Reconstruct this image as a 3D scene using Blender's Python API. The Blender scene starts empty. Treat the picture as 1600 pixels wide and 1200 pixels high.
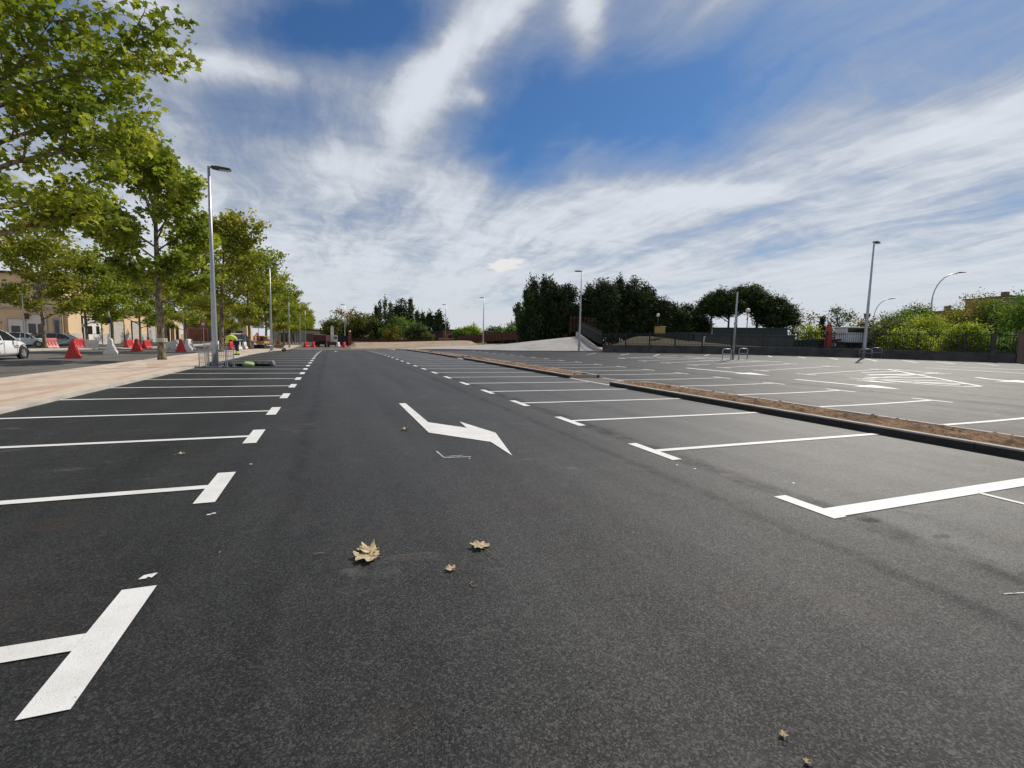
import bpy, bmesh, math, random
import numpy as np
from mathutils import Vector, Matrix

S_ = bpy.context.scene
COL = S_.collection
PI = math.pi

# ------------------------------------------------------------------ camera
CAM = np.array([0.0, 0.0, 1.51])
FL = 734.0
RM = np.array([[0.933403807, -0.011811693, 0.358633261],
               [-0.358064560, -0.095809766, 0.928768141],
               [0.023390245, -0.995329580, -0.093658549]])   # world = RM @ (right, down, forward)
cam = bpy.data.cameras.new('camera')
cam.sensor_width = 36.0
cam.lens = FL / 1600.0 * 36.0
cam.clip_start = 0.05
cam.clip_end = 3000.0
camo = bpy.data.objects.new('camera', cam)
COL.objects.link(camo)
M4 = Matrix([[RM[i, 0], -RM[i, 1], -RM[i, 2], CAM[i]] for i in range(3)] + [[0, 0, 0, 1]])
camo.matrix_world = M4
S_.camera = camo

# ------------------------------------------------------------------ light
SUN_AZ, SUN_EL = 60.0, 44.0        # degrees clockwise from +Y, above the horizon
sun = bpy.data.lights.new('sun', 'SUN')
sun.energy = 4.2
sun.angle = math.radians(0.6)
sun.color = (1.0, 0.93, 0.82)
suno = bpy.data.objects.new('sun', sun)
COL.objects.link(suno)
sd = Vector((math.sin(math.radians(SUN_AZ)) * math.cos(math.radians(SUN_EL)),
             math.cos(math.radians(SUN_AZ)) * math.cos(math.radians(SUN_EL)),
             math.sin(math.radians(SUN_EL))))
suno.rotation_euler = sd.to_track_quat('Z', 'Y').to_euler()

S_.view_settings.view_transform = 'Standard'
S_.view_settings.look = 'None'
S_.view_settings.exposure = 0.0
S_.view_settings.gamma = 1.0


class NT:
    """tiny helper for node graphs"""
    def __init__(s, tree):
        s.t = tree
        s.t.nodes.clear()

    def n(s, typ, **kw):
        nd = s.t.nodes.new(typ)
        for k, v in kw.items():
            if k.startswith('i_'):
                nd.inputs[k[2:].replace('_', ' ')].default_value = v
            else:
                setattr(nd, k, v)
        return nd

    def l(s, a, b):
        s.t.links.new(a, b)

    def val(s, sock, v):
        if hasattr(v, 'links') or hasattr(v, 'is_linked'):
            s.l(v, sock)
        else:
            sock.default_value = v

    def m(s, op, a, b=0.0, c=0.0, clamp=False):
        nd = s.t.nodes.new('ShaderNodeMath')
        nd.operation = op
        nd.use_clamp = clamp
        for i, v in enumerate((a, b, c)):
            s.val(nd.inputs[i], v)
        return nd.outputs[0]

    def vm(s, op, a, b=(0, 0, 0)):
        nd = s.t.nodes.new('ShaderNodeVectorMath')
        nd.operation = op
        s.val(nd.inputs[0], a)
        s.val(nd.inputs[1], b)
        return nd.outputs['Value'] if op in ('DOT_PRODUCT', 'LENGTH') else nd.outputs[0]

    def mix(s, f, a, b, blend='MIX'):
        nd = s.t.nodes.new('ShaderNodeMix')
        nd.data_type = 'RGBA'
        nd.blend_type = blend
        s.val(nd.inputs[0], f)
        s.val(nd.inputs[6], a)
        s.val(nd.inputs[7], b)
        return nd.outputs[2]

    def noise(s, vec, scale, detail=4, rough=0.5, dist=0.0, dims='3D'):
        nd = s.t.nodes.new('ShaderNodeTexNoise')
        nd.noise_dimensions = dims
        nd.inputs['Scale'].default_value = scale
        nd.inputs['Detail'].default_value = detail
        nd.inputs['Roughness'].default_value = rough
        nd.inputs['Distortion'].default_value = dist
        if vec is not None:
            s.l(vec, nd.inputs['Vector'])
        return nd.outputs[0]

    def ss(s, x, a, b):
        nd = s.t.nodes.new('ShaderNodeMapRange')
        nd.interpolation_type = 'SMOOTHSTEP'
        s.val(nd.inputs[0], x)
        nd.inputs[1].default_value = a
        nd.inputs[2].default_value = b
        nd.inputs[3].default_value = 0.0
        nd.inputs[4].default_value = 1.0
        return nd.outputs[0]


# ------------------------------------------------------------------ sky with cirrus
world = bpy.data.worlds.new('World')
S_.world = world
world.use_nodes = True
w = NT(world.node_tree)
sky = w.n('ShaderNodeTexSky', sky_type='NISHITA', sun_disc=False)
sky.sun_elevation = math.radians(SUN_EL)
sky.sun_rotation = math.radians(SUN_AZ)
sky.air_density = 1.0
sky.dust_density = 0.3
sky.ozone_density = 2.5
tc = w.n('ShaderNodeTexCoord')
D = tc.outputs['Generated']
sep = w.n('ShaderNodeSeparateXYZ')
w.l(D, sep.inputs[0])
dz = w.m('ADD', w.m('MAXIMUM', sep.outputs[2], 0.0), 0.1)
U = w.m('DIVIDE', sep.outputs[0], dz)
V = w.m('DIVIDE', sep.outputs[1], dz)


def comb(nt, x, y, z=0.0):
    c = nt.n('ShaderNodeCombineXYZ')
    nt.val(c.inputs[0], x)
    nt.val(c.inputs[1], y)
    nt.val(c.inputs[2], z)
    return c.outputs[0]


uv = comb(w, U, V)
# domain warp so that streaks bend: a slow large one and a small ragged one
def warp(scale, detail, amt):
    a = w.n('ShaderNodeTexNoise')
    a.inputs['Scale'].default_value = scale
    a.inputs['Detail'].default_value = detail
    a.inputs['Roughness'].default_value = 0.6
    w.l(uv, a.inputs['Vector'])
    v_ = w.vm('SUBTRACT', a.outputs['Color'], (0.5, 0.5, 0.5))
    c_ = w.n('ShaderNodeVectorMath', operation='SCALE')
    w.l(v_, c_.inputs[0])
    c_.inputs[3].default_value = amt
    return c_.outputs[0]


w1 = warp(0.8, 2.0, 0.50)
w2 = warp(4.5, 6.0, 0.10)
uvs = w.vm('ADD', uv, w1)
uvw = w.vm('ADD', uvs, w2)
# blobs are laid in the plane of the cloud layer: centre u, v, radii, turn, weight
BLOBS = [
    (1.00, 1.48, 0.44, 0.30, 10, -0.95), (0.66, 1.80, 0.18, 0.32, 0, -0.75), (1.15, 1.15, 0.35, 0.20, -35, -0.45),
    (0.02, 1.45, 0.26, 0.14, -20, -0.95), (0.15, 1.28, 0.16, 0.12, -20, -0.6), (-0.08, 2.00, 0.30, 0.22, 0, -0.40), (-0.66, 1.62, 0.20, 0.15, 0, -0.35),
    (2.75, 2.45, 0.30, 0.55, -15, -0.50), (2.95, 1.25, 0.14, 0.35, 0, -0.42), (0.85, 2.05, 0.20, 0.18, 0, -0.42), (1.9, 3.4, 0.5, 0.4, 0, -0.15), (0.2, 2.9, 0.3, 0.3, 0, -0.15),
    (0.39, 1.30, 0.10, 0.28, 20, 0.80), (0.30, 1.75, 0.09, 0.30, 6, 0.75), (0.62, 1.12, 0.05, 0.24, -30, 0.70), (0.47, 1.62, 0.05, 0.06, 0, 0.6),
    (-0.30, 1.74, 0.20, 0.09, -10, 0.60), (-0.44, 1.50, 0.14, 0.12, 30, 0.45), (0.25, 2.25, 0.35, 0.22, 0, 0.30),
    (2.05, 0.98, 0.35, 0.40, 0, 0.45), (1.62, 1.92, 0.55, 0.20, -25, 0.40), (0.9, 2.6, 0.9, 0.40, 0, 0.22),
    (2.5, 3.4, 0.9, 0.8, 0, 0.10), (1.45, 0.72, 0.35, 0.25, 0, -0.20),
]
cov = 0.14
for (bu, bv, ra, rb, ang, wt) in BLOBS:
    ca, sa = math.cos(math.radians(ang)), math.sin(math.radians(ang))
    d = w.vm('SUBTRACT', w.vm('ADD', uv, w.vm('ADD', w.vm('MULTIPLY', w1, (0.4, 0.4, 0)), w.vm('MULTIPLY', w2, (0.9, 0.9, 0)))), (bu, bv, 0))
    p = w.vm('DOT_PRODUCT', d, (ca / ra, sa / ra, 0))
    q = w.vm('DOT_PRODUCT', d, (-sa / rb, ca / rb, 0))
    r2 = w.m('ADD', w.m('MULTIPLY', p, p), w.m('MULTIPLY', q, q))
    g = w.m('POWER', 2.718, w.m('MULTIPLY', r2, -1.0))
    cov = w.m('MULTIPLY_ADD', g, wt, cov)
n0 = w.noise(w.vm('MULTIPLY', uvs, (1.3, 0.7, 1.0)), 1.0, 3, 0.5)            # broad banks
n1 = w.noise(w.vm('MULTIPLY', uvw, (2.7, 0.50, 1.0)), 1.3, 8, 0.60)          # long fibres
n2 = w.noise(w.vm('MULTIPLY', uvw, (11.0, 1.6, 1.0)), 1.3, 6, 0.62)          # fine combed fibres
n3 = w.noise(uvw, 6.0, 8, 0.62)                                              # ragged turbulence
fib = w.ss(n0, 0.42, 0.62)
nn = w.m('ADD', w.m('MULTIPLY', w.m('SUBTRACT', n0, 0.5), 1.0),
         w.m('ADD', w.m('MULTIPLY', w.m('SUBTRACT', n1, 0.5), 1.0),
             w.m('ADD', w.m('MULTIPLY', w.m('SUBTRACT', n2, 0.5), 0.26), w.m('MULTIPLY', w.m('SUBTRACT', n3, 0.5), 0.60))))
lowp = w.ss(sep.outputs[2], 0.45, 0.03)
dens = w.m('ADD', cov, w.m('ADD', w.m('MULTIPLY', nn, 1.05), w.m('MULTIPLY', lowp, 0.55)))
veil = w.m('MULTIPLY', w.ss(dens, -0.75, 0.35), 0.50)          # thin milky layer
body = w.ss(dens, -0.05, 0.66)                                   # brighter cloud
cover = w.m('ADD', veil, w.m('MULTIPLY', body, w.m('SUBTRACT', 0.96, veil)))
bright = w.m('ADD', 0.80, w.m('MULTIPLY', w.ss(dens, 0.1, 0.85), 0.42))
bright = w.m('ADD', bright, w.m('MULTIPLY', w.m('SUBTRACT', n2, 0.5), 0.14))
cc = w.n('ShaderNodeVectorMath', operation='SCALE')
cc.inputs[0].default_value = (5.9, 6.25, 6.8)
w.l(bright, cc.inputs[3])
hz = w.mix(w.ss(sep.outputs[2], 0.22, 0.0), cc.outputs[0], (6.5, 6.8, 7.2, 1))
skyc = w.mix(1.0, sky.outputs[0], (0.34, 0.55, 0.76, 1), 'MULTIPLY')
skm = w.mix(cover, skyc, hz)
# one small low cumulus puff
pd = w.vm('SUBTRACT', uv, (1.33, 3.66, 0))
pq = w.vm('MULTIPLY', pd, (1 / 0.15, 1 / 0.26, 1.0))
pf = w.m('ADD', w.m('SUBTRACT', 1.0, w.vm('LENGTH', pq)), w.m('MULTIPLY', w.m('SUBTRACT', w.noise(uv, 9.0, 5, 0.6), 0.5), 1.6))
skm = w.mix(w.m('MULTIPLY', w.ss(pf, -0.05, 0.5), 0.95), skm, (8.3, 8.1, 8.0, 1))
bg = w.n('ShaderNodeBackground')
w.l(skm, bg.inputs[0])
bg.inputs[1].default_value = 0.1
wo = w.n('ShaderNodeOutputWorld')
w.l(bg.outputs[0], wo.inputs[0])


# ------------------------------------------------------------------ ground shape
def S(t):
    t = np.clip(t, 0.0, 1.0)
    return t * t * (3 - 2 * t)


def zf(X, Y):
    return float(.75 * S((X - 12) / 25.0) - .55 * S((Y - 35) / 45.0) * (1 - S((X + 2) / 22.0)))


def ray(px, py):
    return RM @ np.array([(px - 800.0) / FL, (py - 600.0) / FL, 1.0])


def at(px, depth):
    """ground point in photo column px at a given distance along the view axis"""
    y = 524.2 + .0244 * (px - 504.3)
    P = CAM + ray(px, y) * depth
    return P[0], P[1], zf(P[0], P[1])


def zat(px, py, depth):
    return (CAM + ray(px, py) * depth)[2]


# ------------------------------------------------------------------ tags and mesh helpers
def tag(o, label=None, cat=None, group=None, kind=None):
    if label: o['label'] = label
    if cat: o['category'] = cat
    if group: o['group'] = group
    if kind: o['kind'] = kind
    return o


def empty(name, loc=(0, 0, 0), rz=0.0):
    o = bpy.data.objects.new(name, None)
    o.empty_display_size = 0.2
    COL.objects.link(o)
    o.location = loc
    o.rotation_euler = (0, 0, rz)
    return o


def copy_tree(o, parent=None):
    c = o.copy()
    COL.objects.link(c)
    c.parent = parent
    for ch in list(o.children):
        copy_tree(ch, c)
    return c


class MB:
    def __init__(s):
        s.v, s.f, s.mi = [], [], []
        s.cur = 0

    def add(s, vs, fs):
        b = len(s.v)
        s.v += [tuple(map(float, v)) for v in vs]
        s.f += [tuple(i + b for i in f) for f in fs]
        s.mi += [s.cur] * len(fs)
        return s

    def box(s, c, d, rz=0.0, taper=1.0):
        x, y, z = d[0] / 2, d[1] / 2, d[2] / 2
        ca, sa = math.cos(rz), math.sin(rz)
        vs = []
        for sz in (-1, 1):
            k = taper if sz > 0 else 1.0
            for sx, sy in ((-1, -1), (1, -1), (1, 1), (-1, 1)):
                a, b = sx * x * k, sy * y * k
                vs.append((c[0] + a * ca - b * sa, c[1] + a * sa + b * ca, c[2] + sz * z))
        return s.add(vs, [(0, 3, 2, 1), (4, 5, 6, 7), (0, 1, 5, 4), (1, 2, 6, 5), (2, 3, 7, 6), (3, 0, 4, 7)])

    def tube(s, pts, rad, seg=8, cap=True):
        pts = [Vector(p) for p in pts]
        n = len(pts)
        if not hasattr(rad, '__len__'): rad = [rad] * n
        b = len(s.v)
        ref = None
        for i, p in enumerate(pts):
            t = (pts[min(i + 1, n - 1)] - pts[max(i - 1, 0)])
            t.normalize()
            if ref is None:
                ref = Vector((1, 0, 0)) if abs(t.x) < 0.9 else Vector((0, 1, 0))
            a = (ref - t * ref.dot(t)); a.normalize(); ref = a
            c = t.cross(a)
            for k in range(seg):
                an = 2 * PI * k / seg
                q = p + a * (math.cos(an) * rad[i]) + c * (math.sin(an) * rad[i])
                s.v.append(tuple(q))
        for i in range(n - 1):
            for k in range(seg):
                k2 = (k + 1) % seg
                s.f.append((b + i * seg + k, b + i * seg + k2, b + (i + 1) * seg + k2, b + (i + 1) * seg + k))
                s.mi.append(s.cur)
        if cap:
            s.f.append(tuple(b + k for k in range(seg))[::-1]); s.mi.append(s.cur)
            s.f.append(tuple(b + (n - 1) * seg + k for k in range(seg))); s.mi.append(s.cur)
        return s

    def lathe(s, prof, c=(0, 0, 0), seg=14):
        b = len(s.v)
        for r, z in prof:
            for k in range(seg):
                an = 2 * PI * k / seg
                s.v.append((c[0] + r * math.cos(an), c[1] + r * math.sin(an), c[2] + z))
        for i in range(len(prof) - 1):
            for k in range(seg):
                k2 = (k + 1) % seg
                s.f.append((b + i * seg + k, b + i * seg + k2, b + (i + 1) * seg + k2, b + (i + 1) * seg + k))
                s.mi.append(s.cur)
        return s

    def prism(s, poly, axis, a, b2):
        """extrude a 2D polygon along an axis ('x': poly is (y,z); 'y': poly is (x,z); 'z': (x,y))"""
        def mk(p, t):
            return {'x': (t, p[0], p[1]), 'y': (p[0], t, p[1]), 'z': (p[0], p[1], t)}[axis]
        n = len(poly)
        vs = [mk(p, a) for p in poly] + [mk(p, b2) for p in poly]
        fs = [tuple(range(n))[::-1], tuple(range(n, 2 * n))]
        fs += [(i, (i + 1) % n, n + (i + 1) % n, n + i) for i in range(n)]
        return s.add(vs, fs)

    def build(s, name, mats, parent=None, smooth=False, bevel=0.0, loc=None):
        me = bpy.data.meshes.new(name)
        me.from_pydata(s.v, [], s.f)
        if not isinstance(mats, (list, tuple)): mats = [mats]
        for m in mats: me.materials.append(m)
        me.polygons.foreach_set('material_index', s.mi)
        if smooth: me.polygons.foreach_set('use_smooth', [True] * len(s.f))
        bm = bmesh.new(); bm.from_mesh(me)
        bmesh.ops.recalc_face_normals(bm, faces=bm.faces)
        bm.to_mesh(me); bm.free()
        me.update()
        o = bpy.data.objects.new(name, me)
        COL.objects.link(o)
        if parent is not None: o.parent = parent
        if loc is not None: o.location = loc
        if bevel > 0:
            m = o.modifiers.new('bevel', 'BEVEL'); m.width = bevel; m.segments = 2; m.limit_method = 'ANGLE'
        return o


# ------------------------------------------------------------------ materials
def new_mat(name):
    m = bpy.data.materials.new(name)
    m.use_nodes = True
    return m, NT(m.node_tree)


def finish(nt, col, rough=0.6, bump=None, bstr=0.3, bdist=0.01, spec=0.5, metal=0.0, extra=None):
    b = nt.n('ShaderNodeBsdfPrincipled')
    nt.val(b.inputs['Base Color'], col)
    nt.val(b.inputs['Roughness'], rough)
    nt.val(b.inputs['Specular IOR Level'], spec)
    b.inputs['Metallic'].default_value = metal
    if bump is not None:
        bp = nt.n('ShaderNodeBump')
        bp.inputs['Strength'].default_value = bstr
        bp.inputs['Distance'].default_value = bdist
        nt.l(bump, bp.inputs['Height'])
        nt.l(bp.outputs[0], b.inputs['Normal'])
    o = nt.n('ShaderNodeOutputMaterial')
    nt.l(b.outputs[0], o.inputs[0])
    return b


def rgba(c, k=1.0):
    return (c[0] * k, c[1] * k, c[2] * k, 1.0)


def simple(name, c, rough=0.6, scale=6.0, var=0.25, spec=0.5, metal=0.0, bstr=0.15, bdist=0.01, obj=True):
    m, nt = new_mat(name)
    t = nt.n('ShaderNodeTexCoord').outputs['Object']
    n = nt.noise(t, scale, 6, 0.6)
    n2 = nt.noise(t, scale * 9, 4, 0.6)
    f = nt.m('ADD', nt.m('MULTIPLY', n, 0.7), nt.m('MULTIPLY', n2, 0.3))
    col = nt.mix(nt.ss(f, 0.3, 0.7), rgba(c, 1 - var), rgba(c, 1 + var))
    finish(nt, col, rough, n2, bstr, bdist, spec, metal)
    return m


def emis(name, c, s):
    m, nt = new_mat(name)
    b = finish(nt, rgba(c), 0.4)
    b.inputs['Emission Color'].default_value = rgba(c)
    b.inputs['Emission Strength'].default_value = s
    return m


def asphalt(name, base, tint=(1, 1, 1), zones=(), seams=(), stains=(), worn=0.9, rough=0.58, spec=0.44):
    m, nt = new_mat(name)
    P = nt.n('ShaderNodeNewGeometry').outputs['Position']
    big = nt.noise(P, 0.22, 5, 0.6)
    strip = nt.noise(nt.vm('MULTIPLY', P, (1.3, 0.09, 1)), 1.0, 5, 0.55)
    med = nt.noise(P, 2.3, 7, 0.65)
    fine = nt.noise(P, 135.0, 3, 0.75)
    vo = nt.n('ShaderNodeTexVoronoi')
    vo.inputs['Scale'].default_value = 120.0
    nt.l(P, vo.inputs['Vector'])
    grit = nt.noise(P, 240.0, 2, 0.6)
    k = nt.m('ADD', 0.55, nt.m('MULTIPLY', big, 0.35))
    k = nt.m('ADD', k, nt.m('MULTIPLY', nt.m('SUBTRACT', strip, 0.5), 0.8))
    k = nt.m('ADD', k, nt.m('MULTIPLY', nt.m('SUBTRACT', med, 0.5), 0.45))
    k = nt.m('ADD', k, nt.m('MULTIPLY', nt.m('SUBTRACT', fine, 0.5), 1.2))
    k = nt.m('ADD', k, nt.m('MULTIPLY', nt.ss(grit, 0.60, 0.78), 1.8))
    cell = nt.n('ShaderNodeSeparateXYZ'); nt.l(vo.outputs['Color'], cell.inputs[0])
    st_n = nt.m('POWER', cell.outputs[0], 3.0)
    k = nt.m('MULTIPLY', k, nt.m('ADD', 0.72, nt.m('MULTIPLY', st_n, 1.25)))
    pits = nt.ss(fine, 0.40, 0.30)
    k = nt.m('MULTIPLY', nt.m('MAXIMUM', k, 0.12), nt.m('SUBTRACT', 1.0, nt.m('MULTIPLY', pits, 0.6)))
    vo2 = nt.n('ShaderNodeTexVoronoi'); vo2.inputs['Scale'].default_value = 95.0
    nt.l(P, vo2.inputs['Vector'])
    c2_ = nt.n('ShaderNodeSeparateXYZ'); nt.l(vo2.outputs['Color'], c2_.inputs[0])
    k = nt.m('MULTIPLY', k, nt.m('ADD', 0.84, nt.m('MULTIPLY', c2_.outputs[0], 0.32)))
    clump = nt.noise(P, 9.0, 4, 0.6)
    hole = nt.m('MULTIPLY', nt.ss(nt.noise(P, 30.0, 4, 0.7), 0.40, 0.31), nt.ss(clump, 0.42, 0.60))
    k = nt.m('MULTIPLY', k, nt.m('SUBTRACT', 1.0, nt.m('MULTIPLY', hole, 0.7)))
    k = nt.m('MULTIPLY', k, nt.m('ADD', 0.80, nt.m('MULTIPLY', clump, 0.40)))
    sx = nt.n('ShaderNodeSeparateXYZ'); nt.l(P, sx.inputs[0])
    rg = rough
    hgt = nt.m('ADD', fine, nt.m('MULTIPLY', nt.noise(P, 70.0, 3, 0.7), 0.8))
    wob = nt.m('MULTIPLY', nt.m('SUBTRACT', nt.noise(P, 1.7, 5, 0.65), 0.5), 0.35)
    for (x0, sgn, gain) in zones:
        f = nt.ss(nt.m('MULTIPLY', nt.m('SUBTRACT', nt.m('ADD', sx.outputs[0], nt.m('MULTIPLY', wob, 0.3)), x0), sgn), -0.05, 0.05)
        k = nt.m('MULTIPLY', k, nt.m('ADD', 1.0, nt.m('MULTIPLY', f, gain - 1.0)))
    for (x0, wd, st_) in seams:
        dx = nt.m('ABSOLUTE', nt.m('SUBTRACT', nt.m('ADD', sx.outputs[0], wob), x0))
        f = nt.m('MULTIPLY', nt.ss(dx, wd, wd * 0.1), nt.ss(med, 0.25, 0.62))
        k = nt.m('MULTIPLY', k, nt.m('SUBTRACT', 1.0, nt.m('MULTIPLY', f, st_)))
    for (x0, y0, rx, ry, st_) in stains:
        d = nt.vm('MULTIPLY', nt.vm('SUBTRACT', P, (x0, y0, 0)), (1 / rx, 1 / ry, 0))
        r = nt.m('ADD', nt.vm('LENGTH', d), nt.m('MULTIPLY', nt.m('SUBTRACT', nt.noise(P, 6, 5, 0.7), 0.5), 1.1))
        k = nt.m('MULTIPLY', k, nt.m('SUBTRACT', 1.0, nt.m('MULTIPLY', nt.ss(r, 1.0, 0.5), st_)))
    # pale dust and scuffs
    du = nt.noise(nt.vm('MULTIPLY', P, (1.0, 2.4, 1)), 1.1, 8, 0.72, 0.8)
    du2 = nt.noise(P, 0.45, 2, 0.5)
    dust = nt.m('MULTIPLY', nt.m('MULTIPLY', nt.ss(du, 0.55, 0.74), nt.ss(du2, 0.42, 0.62)), worn)
    speck = nt.m('MULTIPLY', nt.ss(nt.noise(P, 26.0, 2, 0.5), 0.745, 0.78), 0.4)
    col = nt.n('ShaderNodeVectorMath', operation='SCALE')
    col.inputs[0].default_value = (base * tint[0], base * tint[1], base * tint[2])
    nt.l(k, col.inputs[3])
    # faint brown-red patches of fresh binder
    brn = nt.ss(nt.noise(P, 0.8, 6, 0.7), 0.52, 0.70)
    c1 = nt.mix(nt.m('MULTIPLY', brn, 0.55), col.outputs[0], rgba((base * 1.25, base * 0.85, base * 0.68)))
    c2 = nt.mix(nt.m('ADD', nt.m('MULTIPLY', dust, 0.6), speck, clamp=True), c1, (0.16, 0.155, 0.145, 1))
    finish(nt, c2, nt.m('ADD', rg, nt.m('MULTIPLY', nt.m('SUBTRACT', med, 0.5), 0.2)), hgt, 0.7, 0.006, nt.m('MULTIPLY', spec, nt.m('MINIMUM', nt.m('MULTIPLY', k, 1.0), 1.25)))
    return m


M = {}
M['asphalt'] = asphalt('fresh_asphalt', 0.029, (0.97, 0.985, 1.0), zones=((4.25, 1, 1.40), (10.5, 1, 0.52), (-0.4, -1, 0.88)), seams=((4.34, 0.26, 0.6), (3.55, 0.12, 0.35), (-0.35, 0.14, 0.3), (16.9, 0.3, 0.4), (18.6, 0.2, 0.35)),
                       stains=((4.42, 2.60, 0.14, 0.08, 0.5), (4.62, 2.18, 0.12, 0.05, 0.45)))
M['street'] = asphalt('street_asphalt', 0.165, (1, 0.94, 0.86), worn=0.8, rough=0.85, spec=0.2)
M['patch'] = asphalt('dusty_asphalt', 0.11, (1, 0.93, 0.84), worn=0.9, rough=0.8)


def paint_mat():
    m, nt = new_mat('white_road_paint')
    P = nt.n('ShaderNodeNewGeometry').outputs['Position']
    a = nt.noise(P, 60, 3, 0.7)
    b = nt.noise(P, 3.0, 6, 0.65)
    c = nt.noise(P, 150, 2, 0.7)
    col = nt.mix(nt.ss(b, 0.35, 0.75), (0.72, 0.715, 0.70, 1), (0.62, 0.61, 0.585, 1))
    pit = nt.m('MULTIPLY', nt.ss(nt.noise(P, 75, 3, 0.75), 0.37, 0.30), 0.9)
    wear = nt.m('MAXIMUM', pit, nt.m('MULTIPLY', nt.ss(c, 0.60, 0.74), nt.ss(b, 0.42, 0.62)))
    col = nt.mix(nt.m('MULTIPLY', wear, 0.75), col, (0.12, 0.12, 0.12, 1))
    finish(nt, col, 0.6, nt.m('ADD', a, c), 0.5, 0.004, 0.4)
    return m


M['paint'] = paint_mat()


def faint_paint():
    m, nt = new_mat('faint_white_spray')
    P = nt.n('ShaderNodeNewGeometry').outputs['Position']
    c = nt.noise(P, 70, 4, 0.75)
    f = nt.ss(c, 0.40, 0.55)
    col = nt.mix(f, (0.045, 0.044, 0.043, 1), (0.62, 0.62, 0.61, 1))
    finish(nt, col, 0.7, c, 0.4, 0.004)
    return m


M['spray'] = faint_paint()


def soil_mat(name, dark, light, sc_=3.0, b=0.08):
    m, nt = new_mat(name)
    P = nt.n('ShaderNodeNewGeometry').outputs['Position']
    a = nt.noise(P, sc_, 8, 0.7)
    b_ = nt.noise(P, sc_ * 7, 6, 0.72)
    f = nt.m('ADD', nt.m('MULTIPLY', a, 0.45), nt.m('MULTIPLY', b_, 0.55))
    col = nt.mix(nt.ss(f, 0.36, 0.62), rgba(dark), rgba(light))
    col = nt.mix(nt.ss(nt.noise(P, sc_ * 0.3, 3, 0.6), 0.45, 0.65), col, rgba([(x + y) * .42 for x, y in zip(dark, light)]))
    finish(nt, col, 0.95, f, 0.9, b, 0.1)
    return m


M['soil'] = soil_mat('planting_soil', (0.055, 0.030, 0.018), (0.50, 0.32, 0.20), 5.0, 0.12)
M['dark_verge'] = soil_mat('dark_soil_verge', (0.035, 0.032, 0.018), (0.11, 0.09, 0.055), 1.5, 0.05)  # dark soil and grass tone for the slope behind the railing
M['earth'] = soil_mat('dry_earth', (0.26, 0.19, 0.13), (0.46, 0.36, 0.27), 0.9, 0.05)
M['gravel'] = soil_mat('compacted_gravel', (0.33, 0.315, 0.305), (0.45, 0.43, 0.42), 1.1, 0.02)
M['kerb'] = simple('kerb_concrete', (0.36, 0.33, 0.30), 0.85, 4.0, 0.18)
M['dark_kerb'] = simple('dark_kerb_face', (0.040, 0.037, 0.035), 0.75, 5.0, 0.35, 0.3)  # side faces of the bed kerbs, much darker than their caps
M['concrete'] = simple('stained_concrete', (0.085, 0.083, 0.080), 0.9, 1.3, 0.4, 0.2)
M['pale_concrete'] = simple('pale_concrete', (0.46, 0.43, 0.39), 0.9, 1.3, 0.2, 0.2)


def paver_mat():
    m, nt = new_mat('sidewalk_pavers')
    P = nt.n('ShaderNodeNewGeometry').outputs['Position']
    br = nt.n('ShaderNodeTexBrick')
    br.offset = 0.5
    br.inputs['Scale'].default_value = 1.0
    br.inputs['Brick Width'].default_value = 0.4
    br.inputs['Row Height'].default_value = 0.4
    br.inputs['Mortar Size'].default_value = 0.008
    br.inputs['Color1'].default_value = (0.60, 0.50, 0.40, 1)
    br.inputs['Color2'].default_value = (0.545, 0.445, 0.355, 1)
    br.inputs['Mortar'].default_value = (0.30, 0.24, 0.19, 1)
    nt.l(P, br.inputs['Vector'])
    sx = nt.n('ShaderNodeSeparateXYZ'); nt.l(P, sx.inputs[0])
    # two wavy reddish bands running along the pavement, with gaps
    red = None
    for x0, wd, amp in ((-7.0, 0.42, 0.45), (-6.15, 0.14, 0.0), (-8.1, 0.22, 0.2)):
        xo = nt.m('ADD', x0, nt.m('MULTIPLY', nt.m('SINE', nt.m('MULTIPLY', sx.outputs[1], 0.9)), amp))
        f = nt.ss(nt.m('ABSOLUTE', nt.m('SUBTRACT', sx.outputs[0], xo)), wd, wd - 0.05)
        red = f if red is None else nt.m('MAXIMUM', red, f)
    red = nt.m('MULTIPLY', red, nt.ss(nt.noise(nt.vm('MULTIPLY', P, (1, .35, 1)), 0.9, 2, 0.5), 0.42, 0.52))
    col = nt.mix(nt.m('MULTIPLY', red, 0.5), br.outputs[0], (0.40, 0.25, 0.20, 1))
    d = nt.noise(P, 0.7, 7, 0.65)
    col = nt.mix(nt.m('MULTIPLY', nt.ss(d, 0.42, 0.7), 0.35), col, (0.36, 0.28, 0.22, 1))
    finish(nt, col, 0.85, nt.noise(P, 30, 4, 0.6), 0.3, 0.005, 0.25)
    return m


M['paver'] = paver_mat()


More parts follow.
